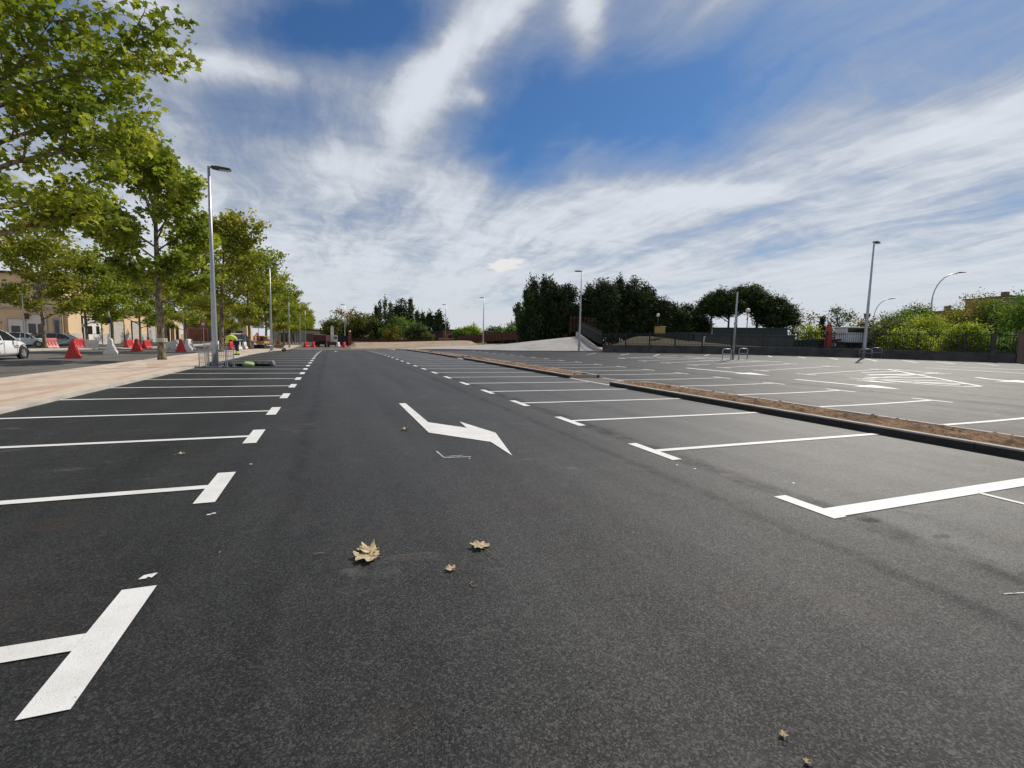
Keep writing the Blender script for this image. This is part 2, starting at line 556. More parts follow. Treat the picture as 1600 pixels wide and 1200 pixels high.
def leaf_mat(name, dark, mid, light, trans=0.35, rough=0.65):
    k_ = 1.0 if trans < .2 else 1.6 if trans > .37 else 1.3
    dark, mid, light = [tuple(c * k_ for c in q) for q in (dark, mid, light)]
    m, nt = new_mat(name)
    at_ = nt.n('ShaderNodeAttribute'); at_.attribute_name = 'v'
    f = at_.outputs['Fac']
    P = nt.n('ShaderNodeTexCoord').outputs['Object']
    n = nt.noise(P, 0.55, 3, 0.6)
    f = nt.m('ADD', nt.m('MULTIPLY', f, 0.65), nt.m('MULTIPLY', nt.ss(n, 0.35, 0.65), 0.35))
    cr = nt.n('ShaderNodeValToRGB')
    e = cr.color_ramp.elements
    e[0].position = 0.0; e[0].color = rgba(dark)
    e[1].position = 1.0; e[1].color = rgba(light)
    x = e.new(0.55); x.color = rgba(mid)
    nt.l(f, cr.inputs[0])
    p = nt.n('ShaderNodeBsdfPrincipled')
    nt.l(cr.outputs[0], p.inputs['Base Color'])
    p.inputs['Roughness'].default_value = rough
    p.inputs['Specular IOR Level'].default_value = 0.15
    t = nt.n('ShaderNodeBsdfTranslucent')
    tc_ = nt.mix(1.0, cr.outputs[0], (1.5, 1.5, 0.7, 1), 'MULTIPLY')
    nt.l(tc_, t.inputs[0])
    mx = nt.n('ShaderNodeMixShader')
    mx.inputs[0].default_value = trans
    nt.l(p.outputs[0], mx.inputs[1]); nt.l(t.outputs[0], mx.inputs[2])
    o = nt.n('ShaderNodeOutputMaterial')
    nt.l(mx.outputs[0], o.inputs[0])
    return m


M['plane_leaf'] = leaf_mat('plane_tree_leaf', (0.056, 0.086, 0.012), (0.140, 0.175, 0.024), (0.33, 0.32, 0.065), 0.38)
M['plane_leaf_yellow'] = leaf_mat('plane_tree_leaf_yellowing', (0.070, 0.090, 0.014), (0.155, 0.168, 0.028), (0.33, 0.29, 0.065), 0.38)
M['cypress_leaf'] = leaf_mat('cypress_foliage', (0.016, 0.031, 0.013), (0.038, 0.062, 0.023), (0.10, 0.122, 0.045), 0.08, 0.8)
M['pine_leaf'] = leaf_mat('pine_foliage', (0.021, 0.040, 0.013), (0.043, 0.072, 0.021), (0.095, 0.125, 0.040), 0.12, 0.7)
M['poplar_leaf'] = leaf_mat('poplar_foliage', (0.030, 0.050, 0.022), (0.055, 0.080, 0.032), (0.10, 0.13, 0.055), 0.25)
M['olive_leaf'] = leaf_mat('olive_foliage', (0.045, 0.06, 0.018), (0.09, 0.105, 0.028), (0.19, 0.19, 0.06), 0.3)
M['brown_leaf'] = leaf_mat('autumn_foliage', (0.075, 0.065, 0.018), (0.15, 0.125, 0.03), (0.28, 0.22, 0.055), 0.3)
M['lime_leaf'] = leaf_mat('lime_green_foliage', (0.07, 0.11, 0.015), (0.17, 0.21, 0.025), (0.36, 0.34, 0.06), 0.4)
M['green_leaf'] = leaf_mat('green_foliage', (0.03, 0.065, 0.012), (0.075, 0.135, 0.02), (0.18, 0.24, 0.045), 0.35)


def bark_mat(name, a, b_, patches=0.5):
    m, nt = new_mat(name)
    P = nt.n('ShaderNodeTexCoord').outputs['Object']
    n = nt.noise(nt.vm('MULTIPLY', P, (1, 1, 0.45)), 7, 6, 0.6, 0.4)
    col = nt.mix(nt.ss(n, 0.44, 0.56), rgba(a), rgba(b_))
    finish(nt, col, 0.85, n, 0.5, 0.03, 0.2)
    return m


M['plane_bark'] = bark_mat('plane_bark', (0.12, 0.095, 0.062), (0.29, 0.24, 0.165))
M['dark_bark'] = bark_mat('dark_bark', (0.045, 0.034, 0.025), (0.10, 0.078, 0.058))
M['galv'] = simple('galvanised_steel', (0.44, 0.46, 0.48), 0.42, 5.0, 0.12, 0.5, 0.65, 0.05)
M['dark_metal'] = simple('dark_grey_metal', (0.055, 0.058, 0.062), 0.5, 8.0, 0.2)
M['black_metal'] = simple('black_iron', (0.018, 0.019, 0.022), 0.55, 8.0, 0.25)
M['red_plastic'] = simple('red_plastic', (0.58, 0.035, 0.035), 0.45, 3.0, 0.18)
M['pink_plastic'] = simple('faded_red_plastic', (0.62, 0.16, 0.16), 0.5, 3.0, 0.18)
M['white_plastic'] = simple('white_plastic', (0.72, 0.70, 0.66), 0.5, 3.0, 0.12)
M['rubber'] = simple('tyre_rubber', (0.02, 0.02, 0.02), 0.8, 10, 0.2)
M['glass'] = simple('dark_glass', (0.015, 0.02, 0.025), 0.08, 2.0, 0.2, 0.8)
M['white_paint'] = simple('white_car_paint', (0.72, 0.74, 0.76), 0.25, 1.5, 0.04, 0.6, 0, 0.0)
M['silver_paint'] = simple('silver_car_paint', (0.30, 0.31, 0.33), 0.3, 1.5, 0.08, 0.6, 0.5, 0.0)
M['navy_paint'] = simple('dark_blue_car_paint', (0.012, 0.02, 0.035), 0.25, 1.5, 0.1, 0.6, 0, 0.0)
M['red_paint'] = simple('red_car_paint', (0.36, 0.03, 0.03), 0.3, 1.5, 0.1, 0.6, 0, 0.0)
M['maroon_paint'] = simple('maroon_paint', (0.09, 0.022, 0.024), 0.5, 2, 0.25)
M['orange_red'] = simple('red_orange_paint', (0.42, 0.07, 0.04), 0.5, 2, 0.2)
M['yellow_paint'] = simple('yellow_paint', (0.42, 0.29, 0.06), 0.5, 3, 0.15)
M['lamp_clear'] = simple('headlight_lens', (0.6, 0.62, 0.63), 0.1, 3, 0.1)
M['lamp_red'] = simple('tail_light_lens', (0.4, 0.01, 0.01), 0.2, 3, 0.1)
M['globe'] = simple('opal_globe', (0.72, 0.70, 0.60), 0.4, 2, 0.08)
M['hivis'] = simple('hi_vis_fabric', (0.62, 0.80, 0.08), 0.8, 9, 0.15)
M['navy_cloth'] = simple('navy_trousers', (0.022, 0.026, 0.045), 0.9, 9, 0.3)
M['skin'] = simple('skin', (0.45, 0.27, 0.19), 0.55, 9, 0.08)
M['hair'] = simple('dark_hair', (0.02, 0.015, 0.012), 0.7, 20, 0.3)
M['black_bag'] = simple('black_plastic_sack', (0.015, 0.015, 0.018), 0.4, 7, 0.3, bstr=0.8, bdist=0.05)
M['green_bag'] = simple('pale_green_sack', (0.42, 0.58, 0.22), 0.6, 7, 0.2, bstr=0.8, bdist=0.05)
M['blue_bag'] = simple('grey_blue_sack', (0.16, 0.19, 0.24), 0.5, 7, 0.3, bstr=0.8, bdist=0.05)
M['wood'] = simple('weathered_wood', (0.33, 0.22, 0.13), 0.8, 12, 0.3)
M['container_green'] = simple('dark_green_sheet', (0.018, 0.048, 0.040), 0.5, 1.0, 0.25)
M['grey_panel'] = simple('grey_green_panel', (0.075, 0.088, 0.082), 0.6, 0.6, 0.2)
M['rust_fence'] = simple('rusty_red_fence', (0.085, 0.030, 0.022), 0.8, 2.0, 0.3)
M['brick_red'] = simple('red_brickwork', (0.26, 0.09, 0.055), 0.9, 2.0, 0.25)
M['dark_roof'] = simple('dark_roof', (0.05, 0.04, 0.037), 0.8, 2.0, 0.25)
M['shutter'] = simple('pale_roller_shutter', (0.50, 0.48, 0.44), 0.6, 2.0, 0.10)
M['white_wall'] = simple('white_shopfront', (0.78, 0.76, 0.72), 0.6, 2.0, 0.06)
M['grey_tile'] = simple('pale_plinth_tiles', (0.52, 0.49, 0.45), 0.8, 2.5, 0.12)
M['blue_text'] = simple('violet_blue_lettering', (0.10, 0.08, 0.32), 0.6, 9, 0.1)
M['red_text'] = simple('red_lettering', (0.5, 0.06, 0.06), 0.6, 9, 0.1)
M['tape'] = simple('white_barrier_tape', (0.8, 0.78, 0.74), 0.6, 3, 0.05)
M['sign_red'] = simple('traffic_sign_red', (0.55, 0.03, 0.07), 0.5, 9, 0.1)
M['sign_blue'] = simple('traffic_sign_blue', (0.03, 0.08, 0.35), 0.5, 9, 0.1)
M['leafdry'] = soil_mat('dry_leaf', (0.32, 0.24, 0.13), (0.62, 0.51, 0.34), 25.0, 0.004)
M['leafstalk'] = simple('leaf_stalk', (0.30, 0.20, 0.12), 0.8, 30, 0.2)


def brick_mat(name, c1, c2, mortar):
    m, nt = new_mat(name)
    P = nt.n('ShaderNodeTexCoord').outputs['Object']
    sx = nt.n('ShaderNodeSeparateXYZ'); nt.l(P, sx.inputs[0])
    br = nt.n('ShaderNodeTexBrick')
    br.inputs['Scale'].default_value = 1.0
    br.inputs['Brick Width'].default_value = 0.25
    br.inputs['Row Height'].default_value = 0.07
    br.inputs['Mortar Size'].default_value = 0.008
    br.inputs['Color1'].default_value = rgba(c1)
    br.inputs['Color2'].default_value = rgba(c2)
    br.inputs['Mortar'].default_value = rgba(mortar)
    nt.l(comb(nt, nt.m('ADD', sx.outputs[0], sx.outputs[1]), sx.outputs[2], 0.0), br.inputs['Vector'])
    n = nt.noise(P, 0.8, 6, 0.6)
    col = nt.mix(nt.m('MULTIPLY', nt.ss(n, 0.4, 0.7), 0.3), br.outputs[0], rgba(c2, 0.6))
    finish(nt, col, 0.9, n, 0.2, 0.01, 0.2)
    return m


M['tan_brick'] = brick_mat('tan_brick', (0.82, 0.60, 0.37), (0.76, 0.55, 0.33), (0.66, 0.53, 0.38))
M['brown_brick'] = brick_mat('brown_brick', (0.22, 0.155, 0.12), (0.18, 0.125, 0.095), (0.2, 0.16, 0.13))

# ------------------------------------------------------------------ ground sheets
XS = sorted(set([-500, -300, -200, -140, -100, -80, -60, -50] + list(range(-44, 60)) + [60, 64, 70, 80, 100, 140, 200, 300, 500]))
YS = sorted(set([-60, -30] + list(range(-16, 130, 2)) + [130, 136, 145, 160, 190, 240, 320, 420, 600]))


def sheet(name, poly, off, mat, parent=None, zfun=None, kind='structure', thick=0.0):
    bm = bmesh.new()
    vs = [bm.verts.new((p[0], p[1], 0)) for p in poly]
    bm.faces.new(vs)
    x0, x1 = min(p[0] for p in poly), max(p[0] for p in poly)
    y0, y1 = min(p[1] for p in poly), max(p[1] for p in poly)
    for x in XS:
        if x0 < x < x1:
            bmesh.ops.bisect_plane(bm, geom=bm.verts[:] + bm.edges[:] + bm.faces[:], plane_co=(x, 0, 0), plane_no=(1, 0, 0), dist=1e-5)
    for y in YS:
        if y0 < y < y1:
            bmesh.ops.bisect_plane(bm, geom=bm.verts[:] + bm.edges[:] + bm.faces[:], plane_co=(0, y, 0), plane_no=(0, 1, 0), dist=1e-5)
    g = zfun or zf
    for v in bm.verts:
        v.co.z = g(v.co.x, v.co.y) + off
    if thick > 0:
        r = bmesh.ops.extrude_face_region(bm, geom=bm.faces[:])
        for e in r['geom']:
            if isinstance(e, bmesh.types.BMVert): e.co.z -= thick
    bmesh.ops.recalc_face_normals(bm, faces=bm.faces)
    if thick == 0:
        for f in bm.faces:
            if f.normal.z < 0: f.normal_flip()
    me = bpy.data.meshes.new(name)
    bm.to_mesh(me); bm.free()
    me.materials.append(mat)
    o = bpy.data.objects.new(name, me)
    COL.objects.link(o)
    if parent is not None: o.parent = parent
    elif kind: o['kind'] = kind
    return o


def rect(x0, y0, x1, y1):
    return [(x0, y0), (x1, y0), (x1, y1), (x0, y1)]


sheet('ground', rect(-500, -60, 500, 600), -0.03, M['earth'])
carpark = sheet('car_park', [(-5.5, -16), (62, -16), (62, 12), (45.5, 14.5), (43.0, 15.9), (26.6, 42.9), (19.6, 50.8), (14.6, 62.5), (8, 64.5), (-5.3, 64.5)], 0.0, M['asphalt'])
sheet('street', rect(-19.2, -16, -9.0, 240), -0.004, M['street'])
sheet('road', [(-9.0, 66), (8, 66), (6.5, 150), (-9, 150)], -0.008, M['street'])
sheet('street', rect(-31, -16, -21.6, 240), -0.004, M['street'])
sheet('pavement', rect(-8.9, -16, -5.62, 100), 0.05, M['paver'])
sheet('pavement', rect(-21.5, -16, -19.2, 220), 0.08, M['pale_concrete'], thick=0.10)
kb = sheet('kerb', rect(-5.62, -16, -5.48, 100), 0.055, M['pale_concrete'], thick=0.07)
sheet('kerb', rect(-9.02, -16, -8.9, 100), 0.055, M['pale_concrete'], thick=0.07)
# the earth verge and gravel bank at the far end
sheet('kerb', [(8, 64.5), (14.6, 62.5), (19.6, 50.8), (26.6, 42.9), (43.0, 15.9), (43.15, 16.1), (26.8, 43.1), (19.8, 51.0), (14.8, 62.8), (8.1, 64.8)], 0.12, M['kerb'], thick=0.13)


def bank(X, Y):
    a = np.array([13.0, -20.2]); L = np.hypot(*a); a = a / L
    n = np.array([-a[1], a[0]])
    r = np.array([X - 13.8, Y - 63.6])
    s, t = (r @ a) / L, r @ n
    q = float(np.clip((s + 0.1) / 1.05, 0, 1)); h = 2.0 * (.75 * q + .25 * S(q)) * S((t + 1.0) / 10.0)
    return zf(X, Y) + h * (1 - S((s - 1.0) / 0.12)) 


sheet('embankment', [(8.2, 65.0), (13.9, 63.8), (19.75, 51.1), (26.45, 43.3), (29.4, 53.8), (33, 66), (30, 84), (18, 80), (10, 73)], 0.02, M['gravel'], zfun=bank)

# ------------------------------------------------------------------ road markings (parts of the car park)
ZP = 0.006


def mark(polys, name='bay_marking', mat='paint', off=ZP):
    """several polygons welded in one marking"""
    bm = bmesh.new()
    for poly in polys:
        b2 = bmesh.new()
        f = b2.faces.new([b2.verts.new((p[0], p[1], 0)) for p in poly])
        x0, x1 = min(p[0] for p in poly), max(p[0] for p in poly)
        y0, y1 = min(p[1] for p in poly), max(p[1] for p in poly)
        for x in XS:
            if x0 < x < x1: bmesh.ops.bisect_plane(b2, geom=b2.verts[:] + b2.edges[:] + b2.faces[:], plane_co=(x, 0, 0), plane_no=(1, 0, 0), dist=1e-5)
        for y in YS:
            if y0 < y < y1: bmesh.ops.bisect_plane(b2, geom=b2.verts[:] + b2.edges[:] + b2.faces[:], plane_co=(0, y, 0), plane_no=(0, 1, 0), dist=1e-5)
        for v in b2.verts: v.co.z = zf(v.co.x, v.co.y) + off
        me_ = bpy.data.meshes.new('tmp'); b2.to_mesh(me_); b2.free()
        bm.from_mesh(me_); bpy.data.meshes.remove(me_)
        off += 0.0006
    for f in bm.faces:
        f.normal_update()
        if f.normal.z < 0: f.normal_flip()
    me = bpy.data.meshes.new(name)
    bm.to_mesh(me); bm.free()
    me.materials.append(M[mat])
    o = bpy.data.objects.new(name, me)
    COL.objects.link(o)
    o.parent = carpark
    return o


def seg(a, b, wd):
    a, b = np.array(a, float), np.array(b, float)
    d = b - a; d /= np.hypot(*d)
    n = np.array([-d[1], d[0]]) * wd / 2
    return [tuple(a - n), tuple(b - n), tuple(b + n), tuple(a + n)]


rnd = random.Random(3)


def tee(x, y, dx, length, a=0.5, b=0.5, lw=0.12, hw=0.15):
    """head along Y centred at (x, y) and a line leaving towards +-X"""
    y += rnd.uniform(-.015, .015)
    s = 1 if dx > 0 else -1
    head = rect(x - hw / 2, y - b, x + hw / 2, y + a)
    x0 = x + s * hw / 2
    line = rect(min(x0, x0 + s * length), y - lw / 2, max(x0, x0 + s * length), y + lw / 2)
    return mark([head, line])


for k in range(0, 24):
    y = 2.75 + 2.5 * k
    tee(-1.07, y, -1, 4.28, lw=0.14 if k == 0 else 0.12, hw=0.17)
mark([rect(4.13, 2.72, 4.29, 3.33), rect(4.29, 2.74, 9.0, 2.93)])
mark([seg((6.42, 2.735), (6.42, -3.0), 0.07)])
for k in range(1, 24):
    y = 2.83 + 2.5 * k
    tee(4.2, y, 1, 4.72)
for k in range(-1, 21):
    y = 2.9 + 2.6 * k
    xs = 10.62
    tee(16.15, y + .1, -1, 16.15 - xs - .1, hw=0.13)
for k in range(0, 7):
    y = 13.1 + 2.5 * k
    o = mark([rect(20.75, y - .5, 20.88, y + .5), rect(20.88, y - .06, 26.0, y + .06), rect(26.0, y - .5, 26.13, y + .5)])
# hatched teardrop island on the end of the middle row
tip = (21.5, 9.45)
L0, R0 = (20.85, 12.6), (26.1, 15.6)
isl = [seg((20.85, 12.4), (20.75, 10.6), .14), seg((20.75, 10.6), (21.0, 9.8), .14), seg((21.0, 9.8), (21.6, 9.55), .16), seg((21.6, 9.55), (26.4, 15.4), .15)]
for (a, b, wd9) in (((20.9, 12.3), (21.5, 10.1), .22), ((21.0, 12.9), (22.6, 10.9), .20), ((21.5, 13.4), (23.6, 12.1), .20), ((22.6, 14.0), (24.6, 13.3), .34), ((23.6, 14.9), (25.4, 14.4), .2), ((21.2, 11.4), (22.0, 10.15), .2)):
    isl.append(seg(a, b, wd9))
mark(isl, 'hatched_island')
# far hatched island
isl = [seg((21.6, 32.0), (27.2, 32.0), .15), seg((21.6, 31.4), (21.6, 32.4), .2)]
for a, b in (((22.3, 31.6), (25.0, 29.6)), ((24.0, 30.6), (26.6, 28.4)), ((24.6, 28.2), (26.8, 26.6)), ((24.2, 26.2), (26.8, 24.4)), ((24.9, 24.3), (26.9, 22.8)), ((27.1, 31.0), (27.1, 22.0))):
    isl.append(seg(a, b, .16))
mark(isl, 'hatched_island')
# third aisle and wall bays
for (a, b) in (((31.5, 26.5), (33.2, 28.3)), ((32.0, 24.1), (33.8, 26.1)), ((32.3, 22.0), (34.6, 24.2)), ((32.6, 19.7), (36.0, 22.6)),
               ((33.0, 17.7), (36.0, 20.2)), ((33.5, 16.1), (36.4, 18.5)), ((34.0, 14.4), (36.8, 16.6))):
    mark([seg(a, b, .13)])
for (a, b) in (((28.9, 30.7), (30.8, 32.1)), ((25.6, 33.0), (27.6, 34.8)), ((24.2, 35.9), (26.2, 37.4)), ((22.6, 39.0), (24.4, 40.4))):
    mark([seg(a, b, .14)])
mark([seg((28.7, 15.0), (28.6, 8.5), .14)])
mark([seg((30.8, 15.6), (31.2, 9.0), .14)])
mark([seg((26.6, 15.2), (25.6, 12.6), .12)])


def arrow_straight(x, y0, y1, sw=.15, hw=.95, hl=1.25):
    """stem from y0 to y1 with the head at y1 (pointing to smaller y)"""
    mark([rect(x - sw / 2, y1 + hl, x + sw / 2, y0), [(x - hw / 2, y1 + hl), (x, y1), (x + hw / 2, y1 + hl)]], 'direction_arrow')


arrow_straight(18.35, 14.2, 10.2, .22, 1.1, 1.3)
arrow_straight(18.9, 21.4, 15.9, .22, 1.1, 1.6)
arrow_straight(20.2, 12.9, 11.3, .12, .5, 1.2)
mark([seg((25.1, 11.3), (24.7, 10.7), .2), seg((24.7, 10.7), (24.5, 10.0), .2), [(23.9, 10.2), (24.4, 8.6), (25.0, 10.0)]], 'direction_arrow')
# near cranked arrow: measured outline
mark([[(1.43, 10.85), (1.58, 10.85), (1.61, 8.28), (1.44, 7.36)],
      [(1.61, 8.28), (2.13, 7.61), (2.18, 6.46), (1.44, 7.36)],
      [(2.13, 7.61), (2.17, 8.22), (2.47, 7.08), (2.19, 5.60), (2.18, 6.46)]], 'direction_arrow')
mark([rect(0.42, 55.0, 0.54, 57.5), [(0.25, 55.0), (0.48, 53.2), (0.71, 55.0)]], 'direction_arrow')
# little spray-can survey marks
mark([seg((1.30, 6.12), (1.32, 5.76), .02), seg((1.32, 5.76), (1.66, 5.70), .03), seg((1.40, 5.80), (1.58, 5.80), .02), seg((1.60, 5.62), (1.63, 5.60), .02)], 'spray_mark', 'spray', .004)
mark([[(-1.115, 3.36), (-1.075, 3.36), (-1.06, 3.42), (-1.10, 3.41)], [(-1.07, 3.38), (-1.045, 3.36), (-1.03, 3.42), (-1.055, 3.42)]], 'spray_mark', 'paint', .004)
mark([seg((3.9, 1.50), (4.4, 1.38), .012)], 'spray_mark', 'spray', .004)
for (x, y) in ((-0.98, 4.42), (-0.95, 4.44), (4.75, 3.6), (4.1, 4.4), (4.0, 4.6), (-0.9, 6.05)):
    mark([rect(x, y, x + .03, y + .025)], 'spray_mark', 'paint', .004)


# ------------------------------------------------------------------ planting beds
def planter(x0, x1, y0, y1, label):
    r = empty('planting_bed', ((x0 + x1) / 2, y0, zf((x0 + x1) / 2, y0)))
    tag(r, label, 'planting bed', 'planting beds between the bay rows')
    ox, oy, oz = r.location
    kw, kh = .13, .135
    def strip(a, b, c, d):
        m = MB()
        n = max(1, int(round((d - b) / 2)))
        for i in range(n):
            ya, yb = b + (d - b) * i / n, b + (d - b) * (i + 1) / n
            za = min(zf(a, ya), zf(a, yb))
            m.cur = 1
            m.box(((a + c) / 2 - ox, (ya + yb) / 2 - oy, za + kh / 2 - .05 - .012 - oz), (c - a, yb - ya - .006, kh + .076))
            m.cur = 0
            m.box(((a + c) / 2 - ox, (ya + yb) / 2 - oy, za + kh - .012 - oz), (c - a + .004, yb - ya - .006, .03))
        return m
    strip(x0, y0, x0 + kw, y1).build('kerb', [M['kerb'], M['dark_kerb']], r, bevel=.006)
    strip(x1 - kw, y0, x1, y1).build('kerb', [M['kerb'], M['dark_kerb']], r, bevel=.006)
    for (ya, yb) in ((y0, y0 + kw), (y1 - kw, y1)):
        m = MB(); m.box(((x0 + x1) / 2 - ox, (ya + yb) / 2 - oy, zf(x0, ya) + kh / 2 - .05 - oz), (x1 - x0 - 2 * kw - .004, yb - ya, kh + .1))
        m.build('kerb', [M['kerb'], M['dark_kerb']], r, bevel=.006)
    # lumpy soil
    nx = 16
    ny = int(min(420, (y1 - y0 - 2 * kw) / .07)) if y0 < 25 else int((y1 - y0) / .3)
    rg = np.random.default_rng(int(y0 * 7 + 100))
    rough_ = rg.random((ny + 1, nx + 1))
    c = rg.random((ny // 4 + 3, nx // 4 + 3))
    vs, fs = [], []
    for j in range(ny + 1):
        for i in range(nx + 1):
            x = x0 + kw + (x1 - x0 - 2 * kw) * i / nx
            y = y0 + kw + (y1 - y0 - 2 * kw) * j / ny
            e = min(i, nx - i) / nx * 2
            big = c[j // 4, i // 4] * (1 - (j % 4) / 4) + c[j // 4 + 1, i // 4] * ((j % 4) / 4)
            z = zf(x, y) + .09 + S(e * 1.6) * (.03 + .055 * big) + .05 * rough_[j, i] * .6 * (e > 0) + (.03 * (rough_[j, i] > .95) if e > 0 else 0)
            vs.append((x - ox, y - oy, z - oz))
    for j in range(ny):
        for i in range(nx):
            a = j * (nx + 1) + i
            fs.append((a, a + 1, a + nx + 2, a + nx + 1))
    m = MB(); m.add(vs, fs)
    m.build('soil', M['soil'], r, smooth=False)
    return r


planter(9.05, 10.55, -8.0, 14.0, 'nearest long kerbed bed of brown soil running out of frame on the right')
planter(9.05, 10.55, 17.1, 33.6, 'second kerbed soil bed, beyond the paved gap with a white line')
planter(9.05, 10.55, 35.6, 47.0, 'third kerbed soil bed further up the row of bays')
planter(9.05, 10.55, 48.0, 61.5, 'farthest kerbed soil bed at the end of the row')
sheet('path', rect(9.3, 14.02, 10.5, 17.08), 0.004, M['patch'])
mark([seg((9.12, 14.05), (9.12, 17.05), .12)], 'edge_line', off=.008)
mark([seg((10.62, 14.3), (10.62, 17.0), .10)], 'edge_line', off=.008)
mark([seg((9.12, 33.7), (9.12, 35.5), .14)], 'edge_line', off=.008)


# ------------------------------------------------------------------ foliage
def np_mesh(name, verts, nper, nfaces, var, mat, parent):
    """nfaces polygons of nper vertices each"""
    me = bpy.data.meshes.new(name)
    nv = len(verts)
    me.vertices.add(nv)
    me.vertices.foreach_set('co', np.ascontiguousarray(verts, dtype=np.float32).ravel())
    me.loops.add(nv)
    me.loops.foreach_set('vertex_index', np.arange(nv, dtype=np.int32))
    me.polygons.add(nfaces)
    me.polygons.foreach_set('loop_start', np.arange(0, nv, nper, dtype=np.int32))
    try:
        me.polygons.foreach_set('loop_total', np.full(nfaces, nper, dtype=np.int32))
    except Exception:
        pass
    a = me.attributes.new('v', 'FLOAT', 'POINT')
    a.data.foreach_set('value', np.ascontiguousarray(var, dtype=np.float32))
    me.update(calc_edges=True)
    me.validate()
    me.materials.append(mat)
    o = bpy.data.objects.new(name, me)
    COL.objects.link(o)
    if parent is not None: o.parent = parent
    return o


# outlines in leaf space: x across, y along
LOBED = np.array([(0, -.45), (.22, -.38), (.50, -.42), (.34, -.10), (.52, .22), (.20, .16), (0, .55), (-.20, .16), (-.52, .22), (-.34, -.10), (-.50, -.42), (-.22, -.38)])
OVAL = np.array([(0, -.5), (.30, -.1), (.16, .36), (-.16, .36), (-.30, -.1)])
TRI = np.array([(-.28, -.4), (.28, -.4), (0, .6)])
SPRAY = np.array([(-.16, -.5), (.16, -.5), (.10, .2), (0, .6), (-.10, .2)])


def leaves(name, C_, rng, shape, size, mat, parent, up=.8, sizevar=.45, cv=None, dirs=None, droop=0.0):
    """C_: leaf centres (N,3)"""
    N = len(C_)
    nrm = rng.normal(size=(N, 3)) * .65
    nrm[:, 2] += up
    nrm /= np.linalg.norm(nrm, axis=1)[:, None]
    if dirs is None:
        t = rng.normal(size=(N, 3))
        t[:, 2] -= droop
    else:
        t = dirs + rng.normal(size=(N, 3)) * .35
    t -= nrm * np.sum(t * nrm, axis=1)[:, None]
    t /= np.linalg.norm(t, axis=1)[:, None] + 1e-9
    b = np.cross(nrm, t)
    sz = size * (1 + rng.uniform(-sizevar, sizevar, N))
    K = len(shape)
    P = C_[:, None, :] + sz[:, None, None] * (shape[None, :, 0:1] * b[:, None, :] + shape[None, :, 1:2] * t[:, None, :])
    # slight cup
    P += (sz[:, None, None] * (-(np.abs(shape[None, :, 0:1])) * .35)) * nrm[:, None, :]
    sz = sz * 1.0
    v = rng.random(N) if cv is None else np.clip(cv + rng.normal(size=N) * .22, 0, 1)
    return np_mesh(name, P.reshape(-1, 3), K, N, np.repeat(v, K), mat, parent)


def limb_path(p0, d, L, rng, n=5, rise=.35, wob=.08):
    pts = [np.array(p0, float)]
    d = np.array(d, float); d /= np.linalg.norm(d)
    for i in range(n):
        d = d + np.array([0, 0, rise / n]) + rng.normal(size=3) * wob
        d /= np.linalg.norm(d)
        pts.append(pts[-1] + d * L / n)
    return pts


